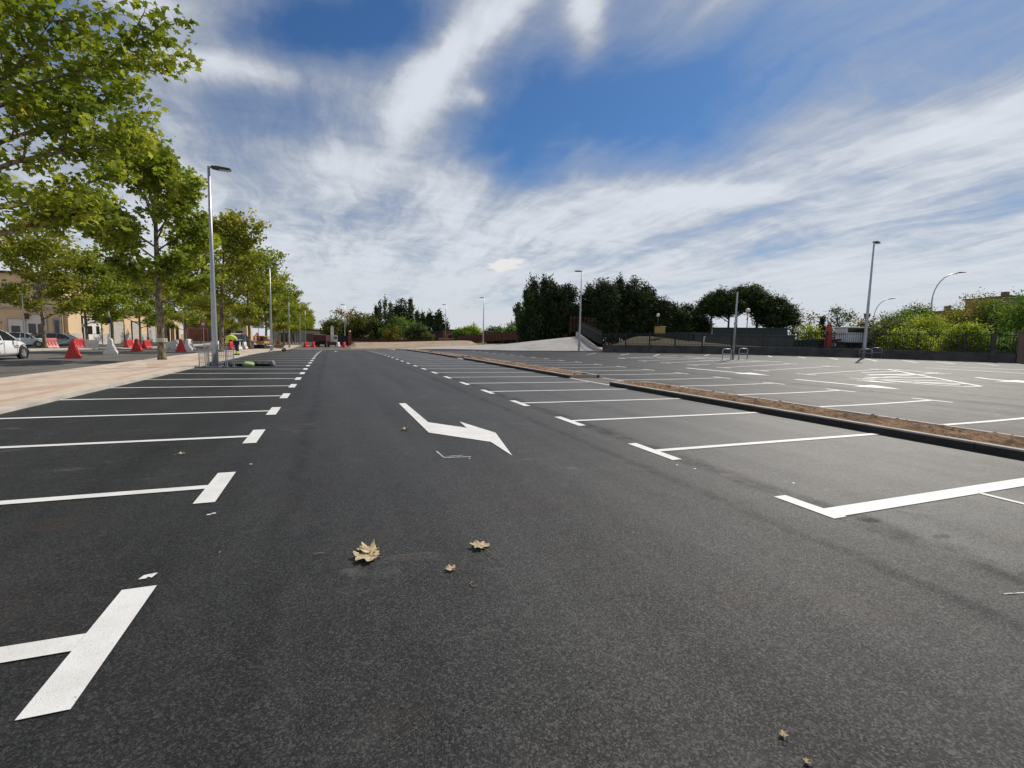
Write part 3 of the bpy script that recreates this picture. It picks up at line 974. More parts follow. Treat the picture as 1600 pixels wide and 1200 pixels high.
def make_tree(name, seed, H, th, R, mat, bark, nl=15, per=42, leafsize=.17, shape=LOBED, prof=None, sig=(.34, .34, .24), pitch=(.35, 1.0), tr=.17, nsub=6, spike=True, lean=0.0, loc=(0, 0, 0), rz=0):
    rng = np.random.default_rng(seed)
    root = empty(name, loc, rz)
    mb = MB()
    # trunk
    n = 9
    top = H * .90
    pts, rad = [], []
    ph = rng.uniform(0, 6)
    for i in range(n + 1):
        t = i / n
        pts.append((lean * t + .10 * math.sin(ph + 3 * t) * t, .10 * math.cos(ph + 2.4 * t) * t, top * t))
        rad.append(tr * (1 - t) ** .75 + .012)
    rad[0] = tr * 1.35
    pts.insert(1, (pts[0][0], pts[0][1], .25)); rad.insert(1, tr * 1.08)
    mb.tube(pts, rad, 10)
    cl = []
    P = np.array(pts)
    prof = prof or (lambda t: .62 + .75 * t * (1 - t) * 2 - .45 * max(0, t - .55) * 2)
    for i in range(nl):
        t = (i + .5 + rng.uniform(-.3, .3)) / nl
        z = th + (H * .86 - th) * t
        bx = np.array([np.interp(z, P[:, 2], P[:, 0]), np.interp(z, P[:, 2], P[:, 1]), z])
        az = i * 2.399 + rng.uniform(-.5, .5)
        pt = pitch[0] + (pitch[1] - pitch[0]) * t + rng.uniform(-.1, .12)
        L = R * max(.2, prof(t)) * rng.uniform(.75, 1.15)
        d = (math.cos(az) * math.cos(pt), math.sin(az) * math.cos(pt), math.sin(pt))
        lp = limb_path(bx, d, L, rng, 6, .30 if t > .3 else .12)
        r0 = tr * .42 * (1 - .6 * t)
        mb.tube(lp, [max(.008, r0 * (1 - k / 6.5)) for k in range(7)], 6)
        for q in range(nsub):
            f = .28 + .72 * (q + rng.uniform(0, 1)) / nsub
            k = f * 6; i0 = min(5, int(k)); a = lp[i0] + (lp[i0 + 1] - lp[i0]) * (k - i0)
            dl = lp[i0 + 1] - lp[i0]; dl = dl / np.linalg.norm(dl)
            side = np.cross(dl, (0, 0, 1)); side /= np.linalg.norm(side) + 1e-9
            d2 = dl * .7 + side * (1 if q % 2 else -1) * rng.uniform(.5, 1.1) + np.array([0, 0, rng.uniform(-.35, .55)])
            sp = limb_path(a, d2, L * rng.uniform(.28, .46) * (1.15 - .35 * f), rng, 3, .25, .15)
            mb.tube(sp, [max(.005, r0 * .35 * (1 - j / 3.4)) for j in range(4)], 4, cap=False)
            cl += [sp[1], sp[2], sp[3]]
        cl += [lp[4], lp[5], lp[6]]
    if spike:
        for j in range(7): cl.append(np.array([P[-1][0] + rng.normal() * .25, P[-1][1] + rng.normal() * .25, H * .86 + (H * .14 - .2) * j / 6]))
        mb.tube([pts[-1], (pts[-1][0], pts[-1][1], H - .15)], [.02, .006], 4)
    cl = np.array(cl)
    cn = np.array([1 if rng.random() > .12 else .45 for _ in cl])
    cnt = np.maximum(4, (per * cn * rng.uniform(.6, 1.4, len(cl))).astype(int))
    idx = np.repeat(np.arange(len(cl)), cnt)
    C_ = cl[idx] + rng.normal(size=(len(idx), 3)) * np.array(sig)
    C_[:, 2] = np.maximum(C_[:, 2], th * .82)
    cvv = np.clip(rng.normal(.45, .22, len(cl)), 0, 1)[idx]
    mb.build('trunk', bark, root, smooth=True)
    leaves('crown', C_, rng, shape, leafsize, mat, root, cv=cvv, droop=.4)
    return root


GA = 'plane trees along the pavement beside the car park'
# the big tree whose crown fills the upper left corner, then the row
T0 = make_tree('plane_tree', 11, 12.4, 3.5, 5.2, M['plane_leaf'], M['plane_bark'], nl=30, per=34, leafsize=.155, nsub=9, tr=.2, sig=(.20, .20, .13), loc=(-8.2, 15.4, 0), rz=.4)
tag(T0, 'nearest plane tree, only its big leafy crown in the upper left corner', 'tree', GA)
T1 = make_tree('plane_tree', 23, 11.4, 2.8, 3.9, M['plane_leaf'], M['plane_bark'], nl=22, per=30, leafsize=.20, nsub=7, tr=.17, sig=(.21, .21, .14), loc=(-8.25, 29.5, 0), rz=.4)
tag(T1, 'plane tree with a tall leading shoot, left of the first lamp post', 'tree', GA)
T2 = make_tree('plane_tree', 37, 10.9, 2.5, 4.6, M['plane_leaf_yellow'], M['plane_bark'], nl=20, per=30, leafsize=.25, nsub=7, tr=.16, shape=OVAL, sig=(.26, .26, .17), lean=.45, loc=(-8.3, 44, -.02), rz=0)
tag(T2, 'yellower plane tree with a leaning trunk, just right of the first lamp post', 'tree', GA)
T3 = make_tree('plane_tree', 51, 10.6, 2.5, 4.9, M['plane_leaf'], M['plane_bark'], nl=18, per=30, leafsize=.28, nsub=7, tr=.15, shape=OVAL, sig=(.30, .30, .2), loc=(-8.3, 58.5, -.15), rz=2)
tag(T3, 'plane tree standing behind the bending worker', 'tree', GA)
far_lab = ['plane tree just left of the second lamp post', 'plane tree just right of the second lamp post', 'plane tree left of the third lamp post',
           'plane tree right of the third lamp post', 'far plane tree, fifth before the end of the row', 'far plane tree, fourth before the end of the row',
           'far plane tree, third before the end of the row', 'far plane tree, second before the end of the row', 'last plane tree beside the end of the pavement']
far_lab += ['plane tree of the thinning far end, %s past the pavement' % q for q in ('first', 'second', 'third', 'fourth', 'fifth')]
for i in range(14):
    y = 73 + 9.2 * i
    c = copy_tree((T2, T3, T1)[i % 3])
    c.location = (-8.4, y, zf(-8.4, y))
    c.rotation_euler = (0, 0, 1.3 * i + .7)
    s = (1.0, .95, .9, .98, .93, .9, .96, .9, .95, .9, .95, .92, .97, .9)[i]
    c.scale = (s, s, s * (.94 if i % 3 == 2 else .97))
    tag(c, far_lab[i], 'tree', GA)

GB = 'plane trees on the far side of the street'
U1 = make_tree('plane_tree', 61, 8.6, 2.2, 4.6, M['plane_leaf_yellow'], M['plane_bark'], nl=16, per=28, leafsize=.26, nsub=6, tr=.13, shape=OVAL, sig=(.30, .30, .2), spike=False, loc=(-21.6, 49, .0), rz=0)
U2 = make_tree('plane_tree', 67, 8.4, 2.2, 4.6, M['plane_leaf'], M['plane_bark'], nl=16, per=28, leafsize=.26, nsub=6, tr=.13, shape=OVAL, sig=(.30, .30, .2), spike=False, loc=(-21.4, 54.5, .0), rz=0)
labsB = ['low plane tree over the parked white car at the left edge', 'low plane tree in front of the corner of the brick building', 'low plane tree behind the tall white barrier with a signal head']
spots = [(-22.0, 50.0), (-21.5, 56.0), (-21.3, 61.0)]
U1.location = (spots[0][0], spots[0][1], zf(*spots[0])); tag(U1, labsB[0], 'tree', GB)
U2.location = (spots[1][0], spots[1][1], zf(*spots[1])); tag(U2, labsB[1], 'tree', GB)
c = copy_tree(U2); c.location = (spots[2][0], spots[2][1], zf(*spots[2])); c.rotation_euler = (0, 0, 2.2); tag(c, labsB[2], 'tree', GB)
extra = ['low plane tree seen between the second tree trunk and the lamp post', 'low plane tree behind the red barrier left of the lamp post',
         'low plane tree behind the foot of the first lamp post', 'low plane tree behind the worker across the street',
         'low plane tree behind the dark parked van', 'low plane tree far up the street behind the yellow digger', 'farthest low plane tree across the street']
for i in range(7):
    y = 69 + 9.5 * i
    c = copy_tree(U1 if i % 2 else U2)
    c.location = (-21.4, y, zf(-21.4, y)); c.rotation_euler = (0, 0, 1.1 * i + 1)
    tag(c, extra[i], 'tree', GB)
# a dark tree in front of the left building and one bushy one far left
c = make_tree('street_tree', 71, 6.0, 1.6, 3.2, M['green_leaf'], M['plane_bark'], nl=11, per=36, leafsize=.26, shape=OVAL, nsub=6, sig=(.4, .4, .3), spike=False, loc=(-33.5, 62, -.5))
tag(c, 'dark green street tree above the cars at the far left', 'tree')
c = copy_tree(U1); c.location = (-27, 44, -.1); c.rotation_euler = (0, 0, 4); tag(c, 'yellowish plane tree at the very left edge behind the white car', 'tree', GB)


# ------------------------------------------------------------------ backdrop vegetation
def make_bush(name, kind, H, W, mat, bark, seed, loc, th=0.0, leafsize=.3, n=60, per=55, shape=OVAL, sig=.4, trunks=1, group=None, label=None, cat='tree'):
    """kind: round, cone, column, umbrella, spiky, sparse"""
    rng = np.random.default_rng(seed)
    root = empty(name, loc, rng.uniform(0, 6))
    R = W / 2
    cl = []
    tries = 0
    while len(cl) < n and tries < 60 * n:
        tries += 1
        p = rng.uniform(-1, 1, 3)
        r = math.hypot(p[0], p[1]); z = (p[2] + 1) / 2
        if kind == 'round':
            lim = math.sqrt(max(0, 1 - (2 * z - 1) ** 2)) * .95 if z > .45 else .80 + .2 * math.sin(z * 3.4)
            ok = r < lim and (r > lim * .35 or z > .7)
        elif kind == 'cone':
            ok = r < (1 - z) ** .8 + .05
        elif kind == 'column':
            ok = r < (math.sin(PI * min(1, (z * .86 + .12))) ** .6)
        elif kind == 'spiky':
            ok = r < math.sqrt(max(0, 1 - z ** 2.2)) * (.8 + .25 * math.sin(min(1, z * 2.5) * 1.57)) and (r > .3 or z > .5)
        elif kind == 'umbrella':
            ok = r * r + ((z - .15) / .85) ** 2 < 1 and z > .05 + .15 * r
        else:
            ok = r * r + (2 * z - 1) ** 2 < 1
        if ok: cl.append((p[0] * R * .9, p[1] * R * .9, th + z * (H - th) * 1.0))
    cl = np.array(cl)
    if kind in ('cone', 'spiky', 'column'):
        m = max(4, int(H - th) * 2)
        cl = np.vstack([cl, np.array([(rng.normal() * .1, rng.normal() * .1, th + (H - th) * (.55 + .42 * j / m)) for j in range(m)])])
    cnt = (per * rng.uniform(.5, 1.5, len(cl))).astype(int)
    idx = np.repeat(np.arange(len(cl)), cnt)
    sg = np.array([sig, sig, sig * .8])
    dirs = None
    if kind in ('spiky', 'cone', 'column'):
        sg = np.array([sig * .6, sig * .6, sig * 1.3])
        d = cl[idx] * np.array([1, 1, 0]); d = d / (np.linalg.norm(d, axis=1)[:, None] + .3)
        dirs = d * .7 + np.array([0, 0, 1.0])
    C_ = cl[idx] + rng.normal(size=(len(idx), 3)) * sg
    C_[:, 2] = np.clip(C_[:, 2], .02, None)
    cvv = np.clip(rng.normal(.45, .24, len(cl)), 0, 1)[idx]
    mb = MB()
    for k in range(trunks):
        an = rng.uniform(0, 6)
        x, y = (0, 0) if trunks == 1 else (R * .35 * math.cos(an + k * 2.1), R * .35 * math.sin(an + k * 2.1))
        ht = th + (H - th) * (.55 if kind != 'umbrella' else .35)
        w_ = .035 * H * .5 + .04
        mb.tube([(x, y, 0), (x * 1.05, y * 1.05, ht * .5), (x * 1.1, y * 1.1, ht)], [w_, w_ * .8, w_ * .35], 7)
        sel = rng.choice(len(cl), min(len(cl), 14), replace=False)
        for q in sel:
            z0 = max(th * .8, min(ht * .95, cl[q][2] - .35 * math.hypot(cl[q][0] - x, cl[q][1] - y) - .4))
            z0 = max(z0, .1)
            a = np.array([x * 1.05, y * 1.05, z0])
            mid = (a + cl[q]) / 2 + np.array([0, 0, .12 * np.linalg.norm(cl[q] - a)])
            mb.tube([a, mid, cl[q]], [w_ * .4, w_ * .25, .012], 5, cap=False)
    mb.build('trunk', bark, root, smooth=True)
    leaves('crown', C_, rng, shape, leafsize, mat, root, cv=cvv, dirs=dirs, up=.8 if dirs is None else .1)
    if label: tag(root, label, cat, group)
    return root


sd_ = [100]


def bt(px, top, wpx, depth, kind, mat, label, name='tree', th=0.0, n=60, per=55, leaf=.3, sig=.4, trunks=1, group=None, bark='dark_bark', shape=OVAL, cat='tree'):
    sd_[0] += 1
    x, y, z = at(px, depth)
    H = zat(px, top, depth) - z
    W = wpx * depth / FL * (1.4 if kind in ('spiky', 'cone', 'column') else 1.22 if depth > 90 else 1.1)
    return make_bush(name, kind, H, W, M[mat], M[bark], sd_[0], (x, y, z), th * H, leaf, n, per, shape, sig, trunks, group, label, cat)


# far centre, behind the low wall
GC = 'trees behind the low wall at the far end'
bt(514, 506, 13, 150, 'column', 'cypress_leaf', 'thin dark poplar just right of the last street tree', 'poplar_tree', n=30, per=40, leaf=.5, sig=.5, group=GC)
bt(524, 517, 24, 150, 'round', 'poplar_leaf', 'small grey green tree behind the white machine', n=40, per=50, leaf=.5, sig=.6, group=GC)
bt(545, 483, 74, 118, 'round', 'brown_leaf', 'broad brownish green tree behind the far lamp post and gate', th=.05, n=90, per=90, leaf=.42, sig=.6, group=GC, trunks=2)
bt(528, 498, 40, 112, 'round', 'olive_leaf', 'dark rounded tree standing over the black gate', th=.05, n=60, per=80, leaf=.4, sig=.55, group=GC)
bt(577, 488, 56, 116, 'round', 'olive_leaf', 'olive green bushy tree behind the brick pillar', n=70, per=80, leaf=.42, sig=.55, group=GC)
bt(588, 479, 20, 128, 'cone', 'cypress_leaf', 'narrow dark pointed conifer among the far trees', 'conifer_tree', n=50, per=60, leaf=.5, sig=.4, group=GC, shape=SPRAY)
bt(604, 488, 52, 118, 'round', 'cypress_leaf', 'dark blue green spreading cedar behind the sandy wall', 'conifer_tree', n=80, per=80, leaf=.45, sig=.6, group=GC, shape=SPRAY)
for i, (px, tp, wd) in enumerate(((594, 471, 8), (602, 468, 8), (610, 472, 7))):
    bt(px, tp, wd, 175, 'column', 'poplar_leaf', ('left', 'middle', 'right')[i] + ' one of three thin pale poplars rising over the far cedar', 'poplar_tree', n=24, per=12, leaf=.6, sig=.6, group=GC)
bt(627, 468, 36, 150, 'round', 'cypress_leaf', 'tallest dark poplar clump in the far centre', 'poplar_tree', n=80, per=70, leaf=.55, sig=.8, group=GC)
bt(641, 468, 14, 155, 'column', 'poplar_leaf', 'slim poplar just right of the tallest far clump', 'poplar_tree', n=40, per=45, leaf=.55, sig=.5, group=GC)
for i, (px, tp) in enumerate(((652, 486), (660, 489), (668, 492))):
    bt(px, tp, 10, 165, 'column', 'poplar_leaf', ('first', 'second', 'third')[i] + ' of three small poplars left of the gap in the far trees', 'poplar_tree', n=34, per=35, leaf=.55, sig=.5, group=GC)
bt(672, 489, 10, 150, 'column', 'cypress_leaf', 'dark poplar left of the thin far lamp post', 'poplar_tree', n=34, per=45, leaf=.55, sig=.5, group=GC)
bt(686, 489, 16, 150, 'column', 'cypress_leaf', 'wider dark poplar touching the thin far lamp post', 'poplar_tree', n=44, per=55, leaf=.55, sig=.6, group=GC)
bt(697, 503, 9, 150, 'column', 'cypress_leaf', 'short dark poplar right of the thin far lamp post', 'poplar_tree', n=24, per=35, leaf=.5, sig=.5, group=GC)
bt(630, 498, 66, 112, 'round', 'green_leaf', 'bright green bushy tree below the tallest poplars', n=70, per=80, leaf=.4, sig=.5, group=GC)
bt(615, 511, 24, 106, 'round', 'brown_leaf', 'low brownish shrub in front of the far cedar', n=40, per=60, leaf=.36, sig=.4, group=GC, cat='shrub')
bt(652, 507, 34, 104, 'round', 'poplar_leaf', 'dark round shrub beside the dark shed', n=60, per=80, leaf=.36, sig=.4, group=GC, cat='shrub')
bt(667, 520, 18, 102, 'round', 'olive_leaf', 'small olive shrub at the end of the sandy wall', n=30, per=60, leaf=.3, sig=.35, group=GC, cat='shrub')
bt(704, 522, 12, 105, 'round', 'olive_leaf', 'small shrub in front of the red brick shed', n=24, per=50, leaf=.3, sig=.35, group=GC, cat='shrub')
bt(735, 509, 42, 104, 'round', 'lime_leaf', 'bright round bush left of the lamp post over the gravel bank', 'bush', n=70, per=90, leaf=.34, sig=.4, group=GC, cat='shrub')
bt(726, 514, 34, 102, 'round', 'green_leaf', 'green bush left of the bright round one', 'bush', n=50, per=80, leaf=.34, sig=.4, group=GC, cat='shrub')
for i, (px, tp) in enumerate(((768, 513), (785, 512), (800, 510), (815, 507))):
    bt(px, tp, 26, 98, 'round', ('poplar_leaf', 'green_leaf', 'green_leaf', 'olive_leaf')[i], ('first', 'second', 'third', 'fourth')[i] + ' hedge bush from the left on top of the gravel bank', 'hedge_bush', n=50, per=70, leaf=.32, sig=.4, group='hedge bushes over the gravel bank', cat='shrub')
bt(808, 477, 16, 120, 'column', 'poplar_leaf', 'single poplar left of the big dark cypress clump', 'poplar_tree', n=44, per=50, leaf=.5, sig=.5)
bt(797, 502, 16, 125, 'sparse', 'poplar_leaf', 'thin half bare shrub at the foot of the single poplar', 'shrub', n=20, per=20, leaf=.4, sig=.5, cat='shrub')

GD = 'dark cypresses on top of the bank'
for px, tp, wd, dp, lb in ((831, 447, 30, 76, 'leftmost dark cypress of the big clump'), (848, 440, 40, 78, 'tall cypress, second in the big clump'),
                           (868, 442, 42, 77, 'widest cypress, in the middle of the big clump'), (886, 452, 34, 78, 'right shoulder cypress of the big clump'),
                           (897, 488, 30, 80, 'low dark cypress behind the lamp post on the bank')):
    bt(px, tp - 4, wd * 1.08, dp, 'round' if px in (868, 886) else 'spiky', 'cypress_leaf', lb, 'cypress_tree', n=150, per=90, leaf=.42, sig=.5, group=GD, shape=SPRAY)
GE = 'dark conifers behind the railing'
for px, tp, wd, dp, lb in ((920, 455, 30, 78, 'dark conifer just right of the lamp post on the bank'), (940, 442, 44, 76, 'bushy dark conifer, second from the lamp post'),
                           (965, 438, 46, 80, 'tallest pointed conifer of the right clump'), (988, 440, 50, 78, 'broad conifer right of the tallest one'),
                           (1010, 452, 40, 79, 'conifer on the falling right slope of the clump'), (1028, 470, 36, 80, 'lower conifer beside the white globe lamp'),
                           (1050, 478, 40, 82, 'low dark conifer right of the white globe lamp'), (1070, 483, 36, 84, 'low rounded conifer left of the stone pines'),
                           (1088, 492, 30, 84, 'smallest dark conifer next to the stone pines')):
    bt(px, tp - 2, wd * 1.1, dp, 'spiky' if px in (920, 965) else 'round', 'cypress_leaf' if px % 3 else 'pine_leaf', lb, 'conifer_tree', n=150, per=90, leaf=.42, sig=.5, th=.03, group=GE, shape=SPRAY)
GF = 'umbrella shaped stone pines'
bt(1122, 455, 66, 74, 'umbrella', 'pine_leaf', 'left stone pine with bare trunks under a domed crown', 'stone_pine', th=.57, n=200, per=90, leaf=.36, sig=.45, trunks=3, group=GF, shape=SPRAY)
bt(1164, 450, 76, 76, 'umbrella', 'pine_leaf', 'tallest stone pine behind the bare pole', 'stone_pine', th=.60, n=220, per=90, leaf=.36, sig=.45, trunks=3, group=GF, shape=SPRAY)
bt(1208, 468, 62, 73, 'umbrella', 'pine_leaf', 'lower right stone pine with the roundest crown', 'stone_pine', th=.42, n=200, per=90, leaf=.36, sig=.45, trunks=2, group=GF, shape=SPRAY)
bt(1236, 490, 20, 80, 'sparse', 'olive_leaf', 'pale thin tree right of the stone pines', n=30, per=26, leaf=.34, sig=.45)
bt(1262, 488, 34, 70, 'sparse', 'brown_leaf', 'half bare reddish tree above the railing', n=50, per=18, leaf=.26, sig=.42)
bt(1262, 508, 34, 55, 'round', 'lime_leaf', 'yellow green bush behind the railing left of the red crane', 'bush', n=60, per=50, leaf=.22, sig=.3, cat='shrub')
bt(1281, 494, 15, 62, 'cone', 'cypress_leaf', 'small dark pointed cypress left of the red crane', 'cypress_tree', n=50, per=60, leaf=.28, sig=.2, shape=SPRAY)
bt(1308, 479, 42, 75, 'sparse', 'poplar_leaf', 'thin open tree above the white lorry', n=60, per=34, leaf=.28, sig=.42)
bt(1350, 497, 40, 52, 'round', 'brown_leaf', 'brownish bush behind the black lantern', 'bush', n=60, per=50, leaf=.24, sig=.34, cat='shrub')
bt(1379, 480, 28, 70, 'sparse', 'poplar_leaf', 'almost bare tree under the small curved street lamp', n=24, per=14, leaf=.3, sig=.4)
GG = 'yellow green trees behind the right end of the railing'
for px, tp, wd, dp, kd, mt, lb in ((1402, 484, 46, 50, 'round', 'green_leaf', 'green tree right of the lamp post by the wall'),
                                   (1428, 476, 40, 54, 'round', 'green_leaf', 'taller green tree left of the large curved lamp'),
                                   (1440, 492, 66, 44, 'round', 'lime_leaf', 'bright yellow green tree below the large curved lamp'),
                                   (1483, 488, 56, 46, 'round', 'lime_leaf', 'yellowish tree right of the large curved lamp'),
                                   (1522, 462, 96, 44, 'round', 'brown_leaf', 'big olive brown tree in front of the flats'),
                                   (1560, 462, 70, 42, 'round', 'green_leaf', 'green tree over the brick pillar end'),
                                   (1604, 448, 90, 38, 'round', 'green_leaf', 'tall green tree at the right edge'),
                                   (1390, 503, 60, 42, 'round', 'olive_leaf', 'low olive shrub behind the railing near the lamp post'),
                                   (1505, 510, 46, 36, 'round', 'lime_leaf', 'low bright shrub behind the railing near the brick pillar'),
                                   (1415, 520, 60, 40, 'round', 'lime_leaf', 'low bright shrub touching the railing'),
                                   (1600, 520, 80, 34, 'round', 'green_leaf', 'low dark shrub at the right edge past the pillar')):
    bt(px, tp, wd, dp, kd, mt, lb, n=130, per=100, leaf=.155, sig=.38, group=GG, shape=OVAL, bark='plane_bark', cat='shrub' if 'shrub' in lb else 'tree')

# ------------------------------------------------------------------ wall with railing
WA, WB = np.array([26.5, 42.5]), np.array([42.0, 17.0])
wr = empty('boundary_wall', (WA[0], WA[1], zf(*WA)))
tag(wr, 'long stained grey wall with black iron railing and end pillar', 'wall')
wd_ = (WB - WA); WL = float(np.hypot(*wd_)); wd_ /= WL
wang = math.atan2(wd_[1], wd_[0])


def wpt(s, off=0.0):
    p = WA + wd_ * s + np.array([-wd_[1], wd_[0]]) * off
    return p[0], p[1], zf(*p)


NP_ = 12
for i in range(NP_):
    s0, s1 = WL * i / NP_, WL * (i + 1) / NP_
    x, y, z = wpt((s0 + s1) / 2)
    hh = .62 + .12 * (1 - i / NP_)
    m = MB(); m.box((x - WA[0], y - WA[1], z - .1 + hh / 2 - wr.location.z), (s1 - s0 - .006, .30, hh + .2), wang)
    m.build('wall', M['concrete'], wr)
    zt = z + hh - wr.location.z
    m = MB()
    rail_h = 1.95 - hh
    for zz in (.12, rail_h - .14):
        m.box((x - WA[0], y - WA[1], zt + zz), (s1 - s0, .035, .035), wang)
    nb = int((s1 - s0) / .125)
    for k in range(nb):
        px_, py_, _ = wpt(s0 + (k + .5) * (s1 - s0) / nb)
        m.box((px_ - WA[0], py_ - WA[1], zt + rail_h / 2), (.026, .026, rail_h), wang)
    m.build('railing', M['black_metal'], wr)
    if i:
        x, y, z = wpt(s0)
        m = MB(); m.box((x - WA[0], y - WA[1], zt + rail_h / 2), (.07, .07, rail_h + .04), wang)
        m.build('post', M['black_metal'], wr)
x, y, z = wpt(WL - .15)
for (s, wdt) in ((WL + .28, .50),):
    x, y, z = wpt(s)
    m = MB(); m.box((x - WA[0], y - WA[1], z - wr.location.z + .96), (wdt, .5, 2.12), wang); m.box((x - WA[0], y - WA[1], z - wr.location.z + 2.05), (wdt + .08, .58, .07), wang)
    m.build('pillar', M['brown_brick'], wr, bevel=.01)
x, y, z = wpt(WL - 1.1)
m = MB(); m.box((x - WA[0], y - WA[1], z - wr.location.z + .95), (.22, .35, 1.95), wang); m.build('pillar', M['concrete'], wr)
# sloping retaining edge that closes the gravel bank on the right
rt = empty('retaining_wall', (26.4, 42.6, .45))
tag(rt, 'sloping concrete retaining edge between gravel bank and railing', 'wall')
m = MB()
dx_, dy_ = 3.05 / 11.27, 10.85 / 11.27
sec = []
for (t, h) in ((0, .22), (2, .55), (11.27, 2.2)):
    for o_ in (-.12, .12):
        for zz in (-.3, h): sec.append((t * dx_ - o_ * dy_, .15 + t * dy_ + o_ * dx_, zz))
m.add(sec, [(0, 1, 3, 2), (8, 10, 11, 9), (0, 4, 5, 1), (4, 8, 9, 5), (2, 3, 7, 6), (6, 7, 11, 10), (1, 5, 7, 3), (5, 9, 11, 7)])
m.build('wall', M['pale_concrete'], rt)
m = MB()
m.tube([(0, .15, .25), (.54, 2.08, .58), (3.05, 11.0, 2.23)], .06, 6)
m.build('coping', M['pale_concrete'], rt)
# dark fence climbing behind the edge
fr = empty('railing_fence', (27.0, 43.6, .6))
tag(fr, 'dark railing climbing up the earth slope beside the gravel bank', 'fence')
m = MB()
for i in range(60):
    t = i / 59
    x, y, z = 3.6 * t, 11.5 * t, 1.0 + 1.5 * t
    m.box((x, y, z + .35), (.03, .03, 1.5))
m.tube([(0, 0, 1.7), (3.6, 11.5, 3.2)], .03, 5)
m.build('bars', M['black_metal'], fr)
# earth slope behind the railing
def slope(X, Y):
    r = np.array([X, Y]) - WA
    t = float(r @ np.array([-wd_[1], wd_[0]])); s = float(r @ wd_)
    return zf(X, Y) + .66 + .9 * S(t / 9) * S((14 - s) / 12)


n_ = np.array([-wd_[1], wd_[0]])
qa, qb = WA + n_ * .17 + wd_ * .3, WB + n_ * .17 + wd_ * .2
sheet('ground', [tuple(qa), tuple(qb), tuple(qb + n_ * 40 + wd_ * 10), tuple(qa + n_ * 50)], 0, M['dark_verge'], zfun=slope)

# ------------------------------------------------------------------ lamps
def make_lamp(h, arm=.85):
    r = empty('street_lamp')
    m = MB(); m.tube([(0, 0, .0), (0, 0, .9), (0, 0, h * .5), (0, 0, h)], [.135, .12, .085, .05], 16); m.build('pole', M['galv'], r, smooth=True)
    m = MB(); m.box((0, 0, .012), (.42, .42, .024))
    for a in (-.17, .17):
        for b in (-.17, .17): m.tube([(a, b, .02), (a, b, .07)], .014, 6)
    m.build('base_plate', M['galv'], r)
    m = MB(); m.box((0, -.122, .75), (.10, .012, .3)); m.build('inspection_door', M['galv'], r, bevel=.004)
    m = MB(); m.tube([(0, 0, h - .06), (0, 0, h + .05)], [.055, .055], 10); m.tube([(0, 0, h), (.2, 0, h + .02)], .03, 8); m.build('bracket', M['galv'], r)
    m = MB()
    m.prism([(.10, h - .025), (.32, h - .05), (arm - .05, h - .03), (arm, h + .0), (arm - .04, h + .045), (.32, h + .075), (.10, h + .055)], 'y', -.15, .15)
    hd = m.build('lamp_head', M['dark_metal'], r, bevel=.018)
    m = MB(); m.box(((arm + .36) / 2, 0, h - .053), (arm - .45, .24, .012)); m.build('lens', M['lamp_clear'], hd)
    return r


GL = 'tall slim street lamps of the car park'
lamp0 = make_lamp(8.55)
LP = [(-4.80, 24.2, 0, 'nearest tall lamp post with its head over the left bays'), (-5.55, 52.5, 0, 'second lamp post along the pavement edge'),
      (-5.9, 79, 0, 'third lamp post along the pavement edge, head just over the treetops'), (-5.9, 106, 0, 'fourth lamp post along the pavement, half hidden by trees'),
      (-5.9, 128, 0, 'farthest lamp post along the pavement'),
      (2.77, 106.6, PI, 'lamp post in front of the broad far tree by the gate'), (23.8, 103.3, PI, 'thin distant lamp post beside the dark poplars'),
      (26.1, 82.8, PI, 'lamp post standing at the low end of the gravel bank'), (25.16, 45.2, PI, 'lamp post in front of the gravel bank and cypresses'),
      (37.3, 23.5, .25, 'lamp post in front of the railing wall on the right, head against blue sky')]
for i, (x, y, rz, lb) in enumerate(LP):
    o = lamp0 if i == 0 else copy_tree(lamp0)
    o.location = (x, y, zf(x, y)); o.rotation_euler = (0, 0, rz)
    tag(o, lb, 'street lamp', GL)
x, y, z = 26.7, 25.6, zf(26.7, 25.6)
bp = empty('bare_pole', (x, y, z)); tag(bp, 'bare steel pole without a lamp head on the hatched area', 'pole')
m = MB(); m.tube([(0, 0, 0), (0, 0, 2.5), (0, 0, 4.75)], [.08, .07, .05], 12); m.build('pole', M['galv'], bp, smooth=True)
m = MB(); m.box((0, 0, .012), (.32, .32, .024)); m.build('base_plate', M['galv'], bp)
m = MB(); m.box((0, 0, 2.55), (.14, .14, .16)); m.build('clamp', M['galv'], bp)


def hoop(name, x, y, rz, wdt, h, label, cat, group, r=.025, ball=False):
    o = empty(name, (x, y, zf(x, y)), rz)
    m = MB()
    m.tube([(-wdt / 2, 0, 0), (-wdt / 2, 0, h - .08), (-wdt / 2 + .08, 0, h), (wdt / 2 - .08, 0, h), (wdt / 2, 0, h - .08), (wdt / 2, 0, 0)], r, 8)
    m.build('frame', M['galv'], o, smooth=True)
    m = MB(); m.tube([(-wdt / 2, 0, h * .55), (wdt / 2, 0, h * .55)], r * .8, 6)
    for a in (-wdt / 2, wdt / 2): m.box((a, 0, .008), (.11, .11, .016))
    m.build('crossbar', M['galv'], o)
    tag(o, label, cat, group)
    return o


GH = 'steel guard hoops round the poles'
hoop('guard_hoop', 26.0, 25.5, -.3, .62, .78, 'left guard hoop at the foot of the bare pole', 'guard hoop', GH, .03)
hoop('guard_hoop', 27.2, 25.2, -.3, .62, .78, 'right guard hoop at the foot of the bare pole', 'guard hoop', GH, .03)
hoop('guard_hoop', 36.9, 23.1, -.9, .75, .7, 'left guard hoop at the lamp post before the railing wall', 'guard hoop', GH, .02)
hoop('guard_hoop', 37.6, 22.8, -.9, .6, .8, 'right guard hoop at the lamp post before the railing wall', 'guard hoop', GH, .02)


